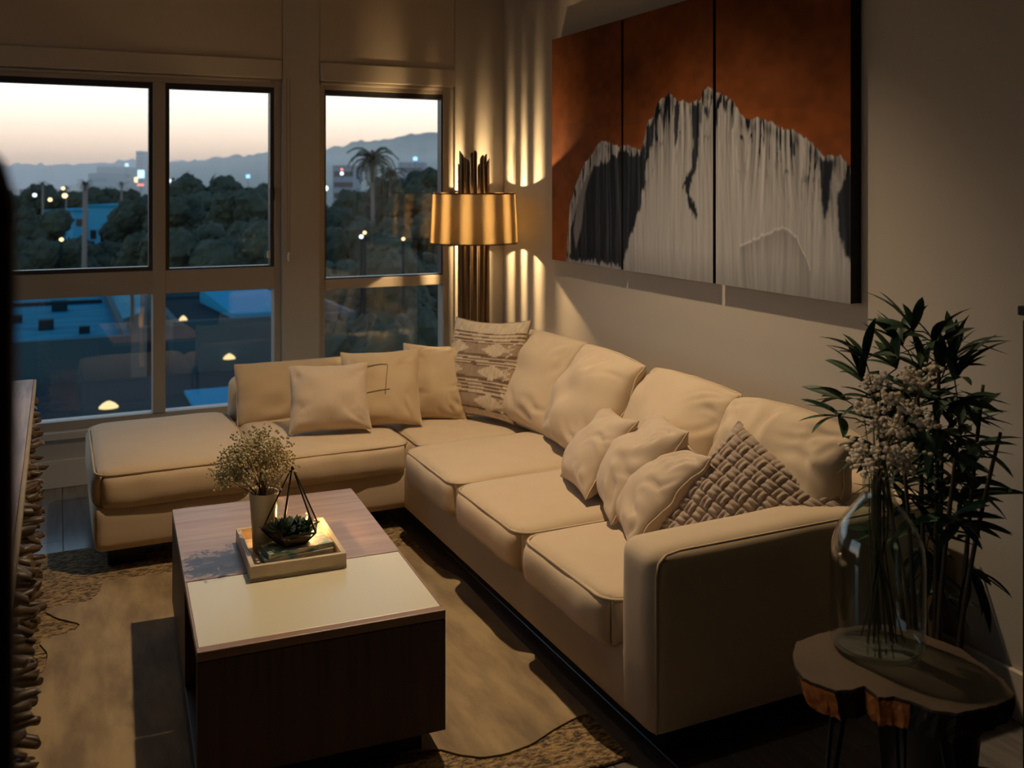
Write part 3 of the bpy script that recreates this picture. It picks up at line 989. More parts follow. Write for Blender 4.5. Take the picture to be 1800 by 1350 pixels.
# ---- ceramic vase with dried baby's breath
VX, VY = .592, 3.100
VS = empty('vase', (VX, VY, ZTR), label='tall cream ceramic tumbler vase holding dried flowers in the tray', cat='vase')
MB().lathe([(0, 0), (.032, 0), (.035, .004), (.037, .05), (.041, .12), (.0455, .180), (.0460, .183), (.0445, .184), (.0425, .18), (.036, .06), (.030, .012), (0, .010)], 32).build('vessel', M['ceramic'], VS, smooth=True, recenter=False)
BQ = empty('dried_flower_bunch', (VX, VY, ZTR + .02), label="bunch of dried yellowish baby's breath standing in the cream vase", cat='flowers')
stems, blo = MB(), MB()
rr = random.Random(3)
heads = []
for k in range(44):
    a, e = rr.uniform(0, 6.283), rr.random() ** .6
    end = Vector((math.cos(a) * e * .105 - .026, math.sin(a) * e * .09, .232 + .085 * (1 - e * e) + rr.uniform(-.02, .02)))
    base = Vector((rr.uniform(-.015, .015), rr.uniform(-.015, .015), .01))
    midp = base.lerp(end, .55) * 1.0 + Vector((-(end.x) * .35, -(end.y) * .35, .02))
    stems.tube([base, midp, end], [.0012, .001, .0007], 4)
    for j in range(5):
        t_ = end + Vector((rr.gauss(0, .020), rr.gauss(0, .020), rr.gauss(.0, .020)))
        stems.tube([midp.lerp(end, .6), t_], .0006, 3)
        heads.append(t_)
for h_ in heads:
    for j in range(10):
        p = h_ + Vector((rr.gauss(0, .011), rr.gauss(0, .011), rr.gauss(0, .011)))
        blo.sphere(p, rr.uniform(.0026, .0048), 5, 4)
stems.build('stems', M['stem'], BQ, recenter=False)['kind'] = 'stuff'
blo.build('blossoms', M['babys_breath'], BQ, recenter=False)['kind'] = 'stuff'

# ---- candle in a glass bowl
CX, CY = .745, 3.165
cn = empty('candle', (CX, CY, ZTR), label='lit candle in a round glass holder behind the terrarium', cat='candle')
MB().lathe([(0, 0), (.026, 0), (.038, .018), (.041, .036), (.037, .056), (.030, .068), (.0285, .068), (.035, .056), (.039, .036), (.036, .019), (.025, .003), (0, .003)], 24).build('holder', M['clear'], cn, smooth=True, recenter=False)
MB().lathe([(0, .004), (.025, .004), (.030, .010), (.030, .024), (0, .025)], 20).build('wax', M['wax'], cn, smooth=True, recenter=False)
MB().tube([(0, 0, .024), (.001, 0, .032)], .0009, 5).build('wick', M['black_wire'], cn, recenter=False)
MB().lathe([(0, .030), (.0045, .036), (.0058, .042), (.004, .050), (.0015, .058), (0, .062)], 12).build('flame', M['flame'], cn, smooth=True, recenter=False)
ld = bpy.data.lights.new('candle_light', 'POINT')
ld.energy = 2.2
ld.color = (1, .50, .16)
ld.shadow_soft_size = .006
lo_ = bpy.data.objects.new('candle_light', ld)
COL.objects.link(lo_)
lo_.parent = cn
lo_.location = (0, 0, .068)

# ================================================================== floor lamp in the corner
LX, LY = 2.253, 5.325
lamp = empty('floor_lamp', (LX, LY, 0), label='floor lamp of bronze tubes with striped-glowing drum shade in the corner', cat='lamp')
MB().lathe([(0, 0), (.125, 0), (.125, .018), (.118, .024), (0, .024)], 40).build('base', M['bronze'], lamp, recenter=False, auto=40)
NT = 12
RT, rt = .083, .0125
tops = [1.755, 1.70, 1.765, 1.735, 1.775, 1.70, 1.76, 1.72, 1.77, 1.745, 1.70, 1.73]
for k in range(NT):
    a = 2 * math.pi * k / NT + R(12.4)
    x_, y_ = RT * math.cos(a), RT * math.sin(a)
    m_ = MB()
    n_ = 14
    vv_, ff_ = [], []
    zt = tops[k]
    for q in range(n_):
        b = 2 * math.pi * q / n_
        vv_.append((x_ + rt * math.cos(b), y_ + rt * math.sin(b), .02))
    for q in range(n_):
        b = 2 * math.pi * q / n_
        vv_.append((x_ + rt * math.cos(b), y_ + rt * math.sin(b), zt + rt * 1.5 * math.cos(b - a)))
    ff_ = [(q, (q + 1) % n_, n_ + (q + 1) % n_, n_ + q) for q in range(n_)] + [tuple(range(n_, 2 * n_)), tuple(range(n_ - 1, -1, -1))]
    m_.add(vv_, ff_).build('tube', M['bronze'], lamp, recenter=False, auto=40)
    # thinner rod soldered to the inside of each tube
Rb, Rtp, zb, zt = .262, .249, 1.242, 1.535
MB().lathe([(Rb, zb), (Rtp, zt), (Rtp - .003, zt), (Rb - .003, zb)], 72, close=True).build('shade', M['shade'], lamp, smooth=True, recenter=False)
for r_, z_ in ((Rb, zb), (Rtp, zt)):
    MB().lathe([(r_ - .004, z_ - .004), (r_ + .0015, z_ - .004), (r_ + .0015, z_ + .004), (r_ - .004, z_ + .004)], 72, close=True).build('shade_trim', M['shade_trim'], lamp, recenter=False)
sp = MB()
for k in range(3):
    a = 2 * math.pi * k / 3 + .4
    sp.tube([(RT * math.cos(a), RT * math.sin(a), 1.515), (Rtp * math.cos(a), Rtp * math.sin(a), 1.515)], .002, 5)
sp.build('shade_spider', M['bronze'], lamp, recenter=False)
MB().lathe([(0, 1.452), (.017, 1.452), (.019, 1.47), (.019, 1.53), (0, 1.53)], 14).build('bulb_socket', M['iron'], lamp, recenter=False)
ld = bpy.data.lights.new('bulb', 'POINT')
ld.energy = 50
ld.color = (1.0, .66, .31)
ld.shadow_soft_size = .008
lo_ = bpy.data.objects.new('bulb', ld)
COL.objects.link(lo_)
lo_.parent = lamp
lo_.location = (0, 0, 1.418)

# ================================================================== triptych on the right wall
PX = 2.53            # face of the canvases
TRIP_Y = [(4.845, 4.105), (4.085, 3.365), (3.345, 2.575)]
Z0, Z1 = 1.165, 2.405
def wp(pts):
    a = [on_x(p, q, PX) for p, q in pts]
    return np.array([[p.y, p.z] for p in a])
RIDGE = wp([(996, 440), (999, 400), (1002, 361), (1015, 315), (1029, 286), (1042, 270), (1052, 251), (1064, 248), (1077, 254), (1091, 258), (1100, 255), (1114, 260), (1127, 265), (1133, 241), (1139, 212),
            (1149, 203), (1154, 185), (1160, 176), (1168, 172), (1176, 163), (1189, 176), (1203, 178), (1210, 182), (1226, 176), (1232, 178), (1235, 160), (1243, 153), (1257, 162), (1268, 166),
            (1284, 174), (1295, 189), (1307, 207), (1330, 207), (1355, 214), (1371, 226), (1388, 227), (1409, 238), (1429, 253), (1444, 272), (1465, 276), (1477, 273), (1483, 284), (1498, 292)])
DARKS = [wp(p) for p in (
    [(1000, 456), (1004, 400), (1022, 330), (1046, 290), (1092, 268), (1127, 268), (1132, 250), (1134, 320), (1124, 375), (1108, 420), (1094, 466)],
    [(1214, 180), (1232, 179), (1230, 240), (1226, 285), (1216, 312), (1214, 345), (1226, 372), (1219, 384), (1206, 352), (1202, 326), (1212, 298), (1218, 250)],
    [(1186, 180), (1196, 182), (1193, 235), (1186, 255), (1184, 215)],
    [(1136, 225), (1152, 200), (1146, 245), (1134, 300), (1129, 320)],
    [(1474, 335), (1486, 318), (1492, 300), (1500, 294), (1503, 470), (1486, 448), (1474, 405), (1470, 372)],
    [(1440, 282), (1464, 280), (1458, 330), (1452, 390), (1445, 350)],
    [(976, 418), (996, 414), (998, 452), (984, 456), (976, 440)],
)]
LIGHTS = [wp(p) for p in ([(1008, 405), (1016, 350), (1030, 305), (1044, 282), (1040, 300), (1028, 340), (1022, 400), (1012, 440)],
                          [(1456, 380), (1462, 310), (1472, 290), (1474, 330), (1466, 380)])]
def inside(y, z, poly):
    r = np.zeros(y.shape, bool)
    n = len(poly)
    for i in range(n):
        (a, b), (c_, d_) = poly[i], poly[(i + 1) % n]
        if b == d_: continue
        t_ = ((b > z) != (d_ > z)) & (y < (c_ - a) * (z - b) / (d_ - b) + a)
        r ^= t_
    return r
def blur(a, k=1):
    for _ in range(k):
        p = np.pad(a, 1, mode='edge')
        a = (p[1:-1, 1:-1] * 2 + p[:-2, 1:-1] + p[2:, 1:-1] + p[1:-1, :-2] + p[1:-1, 2:]) / 6
    return a
order = np.argsort(RIDGE[:, 0])
ry, rz_ = RIDGE[order, 0], RIDGE[order, 1]
def picture(y, z):
    hgt = np.interp(y, ry, rz_, left=rz_[0], right=1.0) + (vnoise(y * 90 + 7, z * 0 + 3, 61) - .5) * .012
    mtn = blur((z < hgt).astype(float), 1)
    n1 = vnoise(y * 7 + 11, z * 7 + 4, 62) * .6 + vnoise(y * 22 + 2, z * 30 + 8, 63) * .4
    low = np.clip((2.4 - z) / 1.0, 0, 1)
    sky = np.array((.29, .088, .026))[None, None] * (1 - .55 * n1[..., None]) * (.62 + .55 * low[..., None])
    sky = sky + np.array((.05, .010, -.002)) * (vnoise(y * 3 + 1, z * 5 + 1, 64) > .6)[..., None] * .5
    # streaks that run down the face
    wig = (vnoise(y * 9 + 3, z * 2.2 + 3, 65) - .5) * .05
    yy = y + wig
    s1 = vnoise(yy * 75 + 5, z * 2.2 + 9, 66)
    s2 = vnoise(yy * 26 + 25, z * 1.6 + 1, 67)
    s3 = vnoise(yy * 190 + 15, z * 4 + 2, 68)
    s4 = vnoise(yy * 55 + 9, z * 9 + 5, 69)
    depth = np.clip((hgt - z) / .42, 0, 1)
    hf = lambda q: .55 * vnoise(q * 30 + 4, z * 2.4 + 3, 70) + .30 * vnoise(q * 72 + 8, z * 4.5 + 6, 71) + .15 * vnoise(q * 150 + 8, z * 14 + 6, 72)
    emboss = np.clip((hf(yy + .007) - hf(yy - .004)) * 2.6, -1, 1)
    contrast = .75 * (1 - depth) ** 1.1 + .20
    val = .37 + contrast * (.36 * emboss + .22 * (s2 - .5)) + .05 * (s3 - .5)
    rg = 1 - np.abs(2 * vnoise(yy * 34 + 13, z * 3.4 + 7, 73) - 1)
    rg2 = 1 - np.abs(2 * vnoise(yy * 60 + 31, z * 7 + 2, 74) - 1)
    crev = np.clip((rg - .80) / .12, 0, 1) * np.clip(1.05 - depth * 1.7, 0, 1) * (s4 > .35) + .8 * np.clip((rg2 - .84) / .10, 0, 1) * np.clip(1.0 - depth * 1.3, 0, 1) * (s4 > .5)
    val = val - .42 * blur(np.clip(crev, 0, 1), 1)
    val = val + .06 * np.exp(-((hgt - z) / .010) ** 2) - .10 * np.exp(-((hgt - z - .035) / .02) ** 2) * (s2 < .5)
    for p in DARKS:
        msk = blur(inside(y + (s3 - .5) * .02 + (s4 - .5) * .02, z + (s1 - .5) * .05, p).astype(float), 3)
        val = val + (.014 + .05 * np.clip(s1 - .35, 0, 1) + .05 * np.clip(emboss, 0, 1) - val) * msk
    for p in LIGHTS:
        val = val + (.30 - val) * .6 * blur(inside(y, z, p).astype(float), 5)
    # low snow ridges across the foot
    rid = wp([(1300, 432), (1345, 412), (1380, 400), (1400, 418), (1416, 452), (1424, 475)])
    o2 = np.argsort(rid[:, 0])
    rl = np.interp(y, rid[o2, 0], rid[o2, 1], left=-9, right=-9) + (s1 - .5) * .012
    val = val + .16 * np.exp(-((z - rl) / .006) ** 2) - .12 * (z < rl) * np.exp((z - rl) / .10)
    low2 = np.clip((1.30 - z) / .14, 0, 1)
    val = val * (1 - .30 * low2)
    val = np.clip(val, .012, .75)
    base = np.stack([val * .97, val * .99, val * 1.06], -1)
    base = np.where((val < .12)[..., None], base * np.array((.72, .9, 1.25)), base)
    return sky * (1 - mtn[..., None]) + base * mtn[..., None]
for i, (ya, yb) in enumerate(TRIP_Y):
    nu, nv = 190, 320
    ysx, zsx = np.linspace(ya, yb, nu), np.linspace(Z0, Z1, nv)
    Yg, Zg = np.meshgrid(ysx, zsx)
    cv = empty('canvas_panel', (XR - .05, (ya + yb) / 2, Z0), label=('canvas panel with dark rock shoulder, nearest the lamp' if i == 0 else 'middle canvas panel with two jagged snowy summits' if i == 1 else 'canvas panel with long snowy ridge sloping down, nearest the plant'), cat='painting', group='mountain triptych on the wall')
    m_ = MB().add(np.stack([np.full(Yg.shape, PX), Yg, Zg], -1).reshape(-1, 3), grid_faces(nu, nv))
    o = m_.build('painted_face', M['painting'], cv, world=True, smooth=True)
    ca = o.data.color_attributes.new('print', 'FLOAT_COLOR', 'POINT')
    full = np.ones((nu * nv, 4), np.float32)
    full[:, :3] = np.clip(picture(Yg, Zg), 0, 1).reshape(-1, 3)
    ca.data.foreach_set('color', full.ravel())
    MB().box(PX + .0005, XR - .002, yb, ya, Z0, Z1).build('stretcher', M['canvas_side'], cv, world=True)
# ================================================================== console with protruding branch pegs (left)
CZ = .80
con = empty('console_table', (-.32, 3.2, 0), label='long plank-topped console with sides of protruding branch pegs', cat='console')
def cp(nm, mb, m, **k): return mb.build(nm, m, con, world=True, **k)
XE = -.085
cp('tabletop', MB().box(-.62, XE, 2.05, 4.36, CZ - .032, CZ), M['console_top'], bevel=.004)
cp('edge_band', MB().box(XE, XE + .010, 2.05, 4.36, CZ - .034, CZ - .001), M['console_edge'], bevel=.003)
cp('core', MB().box(-.60, XE - .03, 2.08, 4.33, .012, CZ - .034), M['bark'])
peg_protos = []
rr = random.Random(11)
for k in range(6):
    r0 = rr.uniform(.011, .016)
    L = .080
    n_ = 9
    vv_, ff_ = [], []
    for j, (t_, s_) in enumerate(((0, 1.35), (.5, 1.0), (1, .72))):
        for q in range(n_):
            b = 2 * math.pi * q / n_
            cut = (.30 * math.cos(b + k)) * (j == 2) * r0 * 1.5
            vv_.append((r0 * s_ * math.cos(b), r0 * s_ * math.sin(b), L * t_ + cut))
    for j in range(2):
        for q in range(n_):
            ff_.append((j * n_ + q, j * n_ + (q + 1) % n_, (j + 1) * n_ + (q + 1) % n_, (j + 1) * n_ + q))
    ff_.append(tuple(range(2 * n_, 3 * n_)))
    m_ = bpy.data.meshes.new('branch_peg')
    m_.from_pydata(vv_, [], ff_)
    m_.materials.append(M['driftwood'])
    m_.polygons.foreach_set('use_smooth', [len(p.vertices) == 4 for p in m_.polygons])
    peg_protos.append(m_)
def peg(p, d, k):
    o = bpy.data.objects.new('branch_peg', peg_protos[k % 6])
    COL.objects.link(o)
    o.parent = con
    q = Vector((0, 0, 1)).rotation_difference(Vector(d).normalized())
    o.rotation_mode = 'QUATERNION'
    o.rotation_quaternion = q
    o.location = Vector(p) - con.location
    s_ = rr.uniform(.85, 1.15)
    o.scale = (s_, s_, rr.uniform(.75, 1.25))
rows = 9
count = 0
for j in range(rows):
    z_ = CZ - .066 - j * .084
    for i in range(20):
        y_ = 2.50 + i * .095 + (.047 if j % 2 else 0) + rr.uniform(-.012, .012)
        if y_ > 4.34: continue
        peg((XE - .050, y_, z_ + rr.uniform(-.014, .014)), (1, rr.uniform(-.7, .6), rr.uniform(-.5, .4)), rr.randrange(6))
        count += 1

# ================================================================== dark panel close to the camera, at the left edge
sx = on_y(30, 285, .62)
dv = empty('room_divider', (sx.x - .20, .62, 0), label='dark out-of-focus rounded wooden panel close by at the left edge', cat='room divider')
poly = []
xr, zt_ = sx.x, 1.615
prof = [(xr, .03), (xr, zt_ - .045), (xr - .006, zt_ - .022), (xr - .020, zt_ - .005), (xr - .045, zt_), (xr - .40, zt_), (xr - .40, .03)]
n_ = len(prof)
vv_ = [(a, .605, b) for a, b in prof] + [(a, .635, b) for a, b in prof]
ff_ = [tuple(range(n_)), tuple(range(2 * n_ - 1, n_ - 1, -1))] + [(i, n_ + i, n_ + (i + 1) % n_, (i + 1) % n_) for i in range(n_)]
MB().add(vv_, ff_).build('panel', M['divider'], dv, world=True, bevel=.006)
for a in (xr - .36, xr - .04):
    MB().box(a - .02, a + .02, .52, .72, 0, .032).build('foot', M['divider'], dv, world=True)

# ================================================================== live-edge side table, glass bottle, plant (right)
SZ = .50
st = empty('side_table', (1.70, 1.62, 0), label='live-edge wood slab side table with copper-coloured edge and thin black legs', cat='side table')
outline = [on_z(a, b, SZ) for a, b in ((1394, 1150), (1400, 1128), (1428, 1118), (1466, 1106), (1510, 1100), (1560, 1098), (1610, 1108), (1640, 1122), (1690, 1140), (1730, 1170), (1765, 1195), (1786, 1222), (1760, 1236), (1720, 1246),
                                       (1680, 1254), (1640, 1248), (1600, 1232), (1570, 1224), (1545, 1226), (1520, 1205), (1498, 1212), (1470, 1214), (1440, 1204), (1412, 1192), (1398, 1172))]
ol = [(p.x, p.y) for p in outline]
rr = random.Random(5)
fine = []
for i in range(len(ol)):
    a, b = Vector(ol[i]), Vector(ol[(i + 1) % len(ol)])
    for q in range(4):
        p = a.lerp(b, q / 4)
        fine.append((p.x + rr.uniform(-.002, .002), p.y + rr.uniform(-.002, .002)))
cen = Vector((sum(p[0] for p in fine) / len(fine), sum(p[1] for p in fine) / len(fine)))
top_r = MB()
n_ = len(fine)
under = [tuple(cen + (Vector(p) - cen) * rr.uniform(.88, .95)) for p in fine]
MB().prism(fine, SZ - .006, SZ).build('slab_top', M['slab'], st, world=True)
def edge_run(i0, i1, m, name, push=0.0):
    vv_, ff_ = [], []
    idx = [i % n_ for i in range(i0, i1 + 1)]
    for i in idx:
        p, u_ = Vector(fine[i]), Vector(under[i])
        out = (p - cen).normalized() * push
        for q, (s_, z_) in enumerate(((0, -.006), (.25, -.022), (.55, -.046), (1.0, -.066))):
            w_ = p.lerp(u_, s_) + out * (1 - s_) + Vector((rr.uniform(-.004, .004), rr.uniform(-.004, .004))) * (q > 0)
            vv_.append((w_.x, w_.y, SZ + z_))
        vv_.append((cen.x, cen.y, SZ - .066))
    for i in range(len(idx) - 1):
        for q in range(4):
            a = i * 5 + q
            ff_.append((a, a + 1, a + 6, a + 5))
    MB().add(vv_, ff_).build(name, m, st, world=True, recenter=True)
L4 = 4
edge_run(0, 16 * L4, M['bark'], 'bark_edge')
edge_run(16 * L4, 19 * L4, M['copper'], 'copper_edge', .004)
edge_run(19 * L4, 21 * L4, M['bark'], 'bark_edge')
edge_run(21 * L4, 23 * L4 + 2, M['copper'], 'copper_edge', .004)
edge_run(23 * L4 + 2, 25 * L4, M['bark'], 'bark_edge')
for dx, dy in ((-.10, .05), (.05, -.10), (.10, .07)):
    x_, y_ = cen.x + dx, cen.y + dy
    ox, oy = dx * .5, dy * .5
    MB().tube([(x_ - .02, y_, SZ - .064), (x_ + ox, y_ + oy, .008), (x_ + .02, y_, SZ - .064)], .006, 8).build('leg', M['iron'], st, world=True, smooth=True)

# ---- glass bottle vase
BX, BY = 1.734, 1.68
bt = empty('glass_bottle_vase', (BX, BY, SZ + .0005), label='big clear glass bottle vase on the live-edge side table', cat='vase')
prof = [(0, 0), (.085, 0), (.099, .006), (.105, .020), (.106, .10), (.106, .20), (.102, .245), (.088, .285), (.064, .320), (.043, .345), (.034, .368), (.033, .395), (.039, .402)]
inner = [(max(r_ - .004, 0), z_ + (.008 if z_ < .02 else 0)) for r_, z_ in prof][::-1]
inner[-1] = (0, .012)
MB().lathe(prof + inner, 48).build('bottle', M['bottle'], bt, smooth=True, recenter=False)

fl = empty('flower_spray', (BX, BY, SZ + .02), label='spray of small pinkish-white blossoms standing in the glass bottle', cat='flowers')
rr = random.Random(21)
heads = [(1548, 665), (1530, 672), (1600, 660), (1618, 675), (1635, 650), (1515, 715), (1535, 722), (1590, 715), (1610, 725), (1540, 745), (1556, 752), (1575, 740), (1630, 745), (1505, 785), (1520, 800), (1545, 790), (1580, 800),
         (1600, 795), (1508, 812), (1590, 820), (1500, 850), (1530, 845), (1575, 840), (1585, 760), (1565, 700)]
flo = Vector(fl.location)
for i, (a, b) in enumerate(heads):
    dpt = 2.26 + rr.uniform(-.09, .09)
    p = at(a, b, dpt) - flo
    neck = Vector((rr.uniform(-.02, .02), rr.uniform(-.02, .02), .375))
    base = Vector((rr.uniform(-.05, .05), rr.uniform(-.05, .05), .005))
    if p.z < .40:
        p.z = .40 + rr.uniform(0, .03)
    s_ = MB().tube([base, neck * .98 - Vector((0, 0, .12)), neck, neck.lerp(p, .55) + Vector((0, 0, .02)), p], [.0018, .0017, .0015, .0012, .001], 5)
    s_.build('stem', M['stem'], fl, smooth=True, recenter=False)
    m_ = MB()
    for q in range(26):
        v_ = Vector((rr.gauss(0, .013), rr.gauss(0, .013), rr.gauss(0, .009)))
        m_.sphere(p + v_, rr.uniform(.004, .0072), 6, 4, (1, 1, .8))
    m_.build('flower_cluster', M['white_bloom'], fl, recenter=False)

# ---- potted bamboo
PXY = Vector((2.10, 1.86, 0))
pl = empty('potted_bamboo', PXY, label='tall dark green potted bamboo between the sofa arm and the black cabinet', cat='plant')
MB().lathe([(0, 0), (.10, 0), (.115, .01), (.14, .26), (.145, .28), (.135, .28), (.128, .25), (0, .25)], 28).build('pot', M['black_cab'], pl, smooth=True, recenter=False)
MB().lathe([(0, .2505), (.126, .2505), (0, .256)], 20).build('soil', M['soil'], pl, recenter=False)
def leaf_mesh(L, w, droop, name):
    n_ = 7
    vv_, ff_ = [], []
    for i in range(n_):
        t_ = i / (n_ - 1)
        ww = w * math.sin(math.pi * min(1, t_ * .92 + .06)) ** .8 if i < n_ - 1 else 0.0004
        z_ = -droop * t_ * t_ * L
        for s_ in (-1, 0, 1):
            vv_.append((L * t_, s_ * ww / 2, z_ + (.10 * ww if s_ == 0 else .25 * ww)))
    for i in range(n_ - 1):
        for q in range(2):
            a = i * 3 + q
            ff_.append((a, a + 3, a + 4, a + 1))
    m_ = bpy.data.meshes.new(name)
    m_.from_pydata(vv_, [], ff_)
    m_.materials.append(M['leaf'])
    m_.polygons.foreach_set('use_smooth', [True] * len(m_.polygons))
    return m_
leaf_meshes = [leaf_mesh(.130, .027, .12, 'leaf'), leaf_mesh(.115, .024, .25, 'leaf'), leaf_mesh(.140, .027, .35, 'leaf')]
rr = random.Random(31)
def leaf(p, az, el, k):
    o = bpy.data.objects.new('leaf', leaf_meshes[k % 3])
    COL.objects.link(o)
    o.parent = pl
    o.location = p
    o.rotation_euler = (rr.uniform(-.6, .6), -el, az)
    s_ = rr.uniform(.8, 1.15)
    o.scale = (s_, s_, s_)
canes = []
for k in range(9):
    a = k * 2.4
    r_ = .025 + .055 * (k % 3) / 2
    b = Vector((r_ * math.cos(a), r_ * math.sin(a), .25))
    H = [1.16, 1.02, .96, 1.08, .90, 1.05, .82, .98, .88][k]
    lean = Vector((math.cos(a + .3), math.sin(a + .3), 0)) * [.03, .09, .11, .05, .12, .07, .11, .09, .10][k]
    pts, rad = [], []
    for i in range(9):
        t_ = i / 8
        pts.append(b + lean * t_ ** 1.5 + Vector((0, 0, (H - .25) * t_)))
        rad.append((.0085 if i % 2 else .0075) * (1 - .45 * t_))
    MB().tube(pts, rad, 8).build('cane', M['cane'], pl, smooth=True, recenter=False)
    canes.append(pts)
FANS = [(1618, 566), (1600, 592), (1655, 590), (1690, 612), (1590, 632), (1530, 655), (1502, 688), (1490, 716), (1640, 640), (1692, 652), (1704, 690), (1660, 690), (1716, 722), (1700, 752), (1668, 740),
        (1682, 796), (1716, 776), (1690, 830), (1702, 862), (1640, 760), (1618, 800), (1660, 840), (1688, 892), (1700, 905), (1650, 920), (1556, 690), (1580, 738), (1560, 780), (1612, 716), (1640, 872),
        (1646, 985), (1668, 1030), (1640, 950), (1715, 985), (1536, 620), (1668, 640), (1626, 680), (1600, 672)]
for i, (a, b) in enumerate(FANS):
    p = at(a - 14, b + 16, 2.58 + rr.uniform(-.12, .10)) - PXY
    pts = min(canes, key=lambda c_: min((Vector(q) - p).length for q in c_))
    q0 = min((Vector(q) for q in pts if q[2] < p.z + .02), key=lambda q: (q - p).length, default=Vector(pts[0]))
    out = Vector((p.x, p.y, 0))
    az0 = math.atan2(out.y, out.x) + rr.uniform(-.5, .5)
    MB().tube([q0, q0.lerp(p, .6) + Vector((0, 0, .01)), p], .0018, 4).build('twig', M['cane'], pl, recenter=False)
    up = .75 if b < 660 else (.15 if b < 930 else -.7)
    for q in range(7):
        leaf(p, az0 + (q - 3) * rr.uniform(.32, .62), up + rr.uniform(-.45, .5), rr.randrange(3))

# the inner mass of foliage, too tangled to tell leaf from leaf
m_ = MB()
for k in range(230):
    a, b = min(max(rr.gauss(1622, 46), 1530), 1700), min(max(rr.gauss(770, 90), 600), 940)
    p = at(a, b, 2.60 + rr.uniform(-.08, .12)) - PXY
    if p.z < .42: continue
    az, el, L = rr.uniform(0, 6.283), rr.uniform(-.6, .8), rr.uniform(.07, .13)
    d_ = Vector((math.cos(az) * math.cos(el), math.sin(az) * math.cos(el), math.sin(el)))
    s_ = Vector((-math.sin(az), math.cos(az), rr.uniform(-.5, .5))).normalized() * .011
    q = p + d_ * L * .45
    m_.add([p, q + s_, p + d_ * L - Vector((0, 0, L * .12)), q - s_, q - Vector((0, 0, .004))], [(0, 4, 1), (1, 4, 2), (2, 4, 3), (3, 4, 0)])
m_.build('inner_foliage', M['leaf'], pl, recenter=False)['kind'] = 'stuff'

# ---- black cabinet at the right edge
cb = empty('tall_cabinet', (2.36, 1.33, 0), label='tall plain black cabinet standing at the right edge beside the bamboo', cat='cabinet')
MB().box(2.17, 2.56, 1.03, 1.63, .04, 1.26).build('body', M['black_cab'], cb, world=True, bevel=.003)
MB().box(2.155, 2.565, 1.02, 1.637, 1.26, 1.283).build('top_board', M['black_cab'], cb, world=True, bevel=.003)
MB().box(2.20, 2.54, 1.06, 1.60, 0, .04).build('plinth', M['black_cab'], cb, world=True)
for a, b in ((1.04, 1.328), (1.332, 1.62)):
    d_ = MB().box(2.152, 2.169, a, b, .06, 1.25).build('door', M['black_cab'], cb, world=True, bevel=.002)
    h_ = MB().tube([(2.140, b - .03 if a < 1.2 else a + .03, .66), (2.140, b - .03 if a < 1.2 else a + .03, .80)], .005, 8).build('handle', M['iron'], None)
    h_.parent = d_
    h_.location = Vector(h_.location) - Vector(d_.location) - Vector(cb.location)
# ================================================================== outside: town at dusk, seen from an upper floor
GZ = -13.0
M['ground'] = mat('dark_ground', (0.018, 0.024, 0.024), 0.95, var=(.02, 1.2), col2=(0.03, 0.035, 0.03))
M['foliage'] = mat('tree_foliage', (0.020, 0.030, 0.018), 0.9, var=(1.2, 1.4), col2=(0.040, 0.052, 0.028))
M['trunk'] = mat('tree_trunk', (0.16, 0.13, 0.11), 0.9)
M['hillside'] = mat('hillside_scrub', (0.27, 0.26, 0.19), 0.95, var=(.012, 1.4), col2=(0.17, 0.17, 0.13))
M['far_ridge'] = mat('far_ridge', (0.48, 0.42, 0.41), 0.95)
M['roof_dusk_tint'] = mat('dusk_tinted_roof', (0.008, 0.16, 0.24), 0.95, spec=0.05, var=(.8, 1.5), col2=(0.004, 0.09, 0.14), stretch=(.25, 1.5, 1))  # blue of the dusk light put into the roof colour
M['roof_dusk_tint_pale'] = mat('pale_dusk_tinted_roof', (0.015, 0.20, 0.33), 0.95, spec=0.05)  # paler tone, again with the blue dusk light in the colour
M['house_dusk_tint'] = mat('dusk_tinted_house_wall', (0.03, 0.26, 0.42), 0.8)  # white walls, with the blue dusk light mixed into their colour
M['dark_wall'] = mat('dark_facade', (0.006, 0.020, 0.027), 0.95, spec=0.05)
M['mid_wall'] = mat('grey_facade', (0.03, 0.065, 0.08), 0.9, spec=0.1)
M['concrete'] = mat('city_concrete', (0.20, 0.24, 0.29), 0.8)
M['dark_pane'] = mat('dark_window_pane', (0.006, 0.012, 0.018), 0.2)
M['teal_pane'] = mat('teal_window_pane', (0.01, 0.11, 0.19), 0.5)
def glow(name, c, s): return mat(name, (0, 0, 0), 0.5, emit=(c, s))
M['g_warm'] = glow('warm_lamp', (1.0, .62, .28), 4)
M['g_white'] = glow('white_lamp', (.85, .95, 1.0), 3.5)
M['g_cyan'] = glow('cyan_sign', (.55, .88, 1.0), 3.0)
M['g_red'] = glow('red_sign', (1.0, .22, .16), 2.6)
M['g_blue'] = glow('blue_sign', (.25, .55, 1.0), 3.5)

gr = MB().box(-3000, 5000, 10, 9000, GZ - 1, GZ).build('ground', M['ground'], None)
tag(gr, kind='structure')

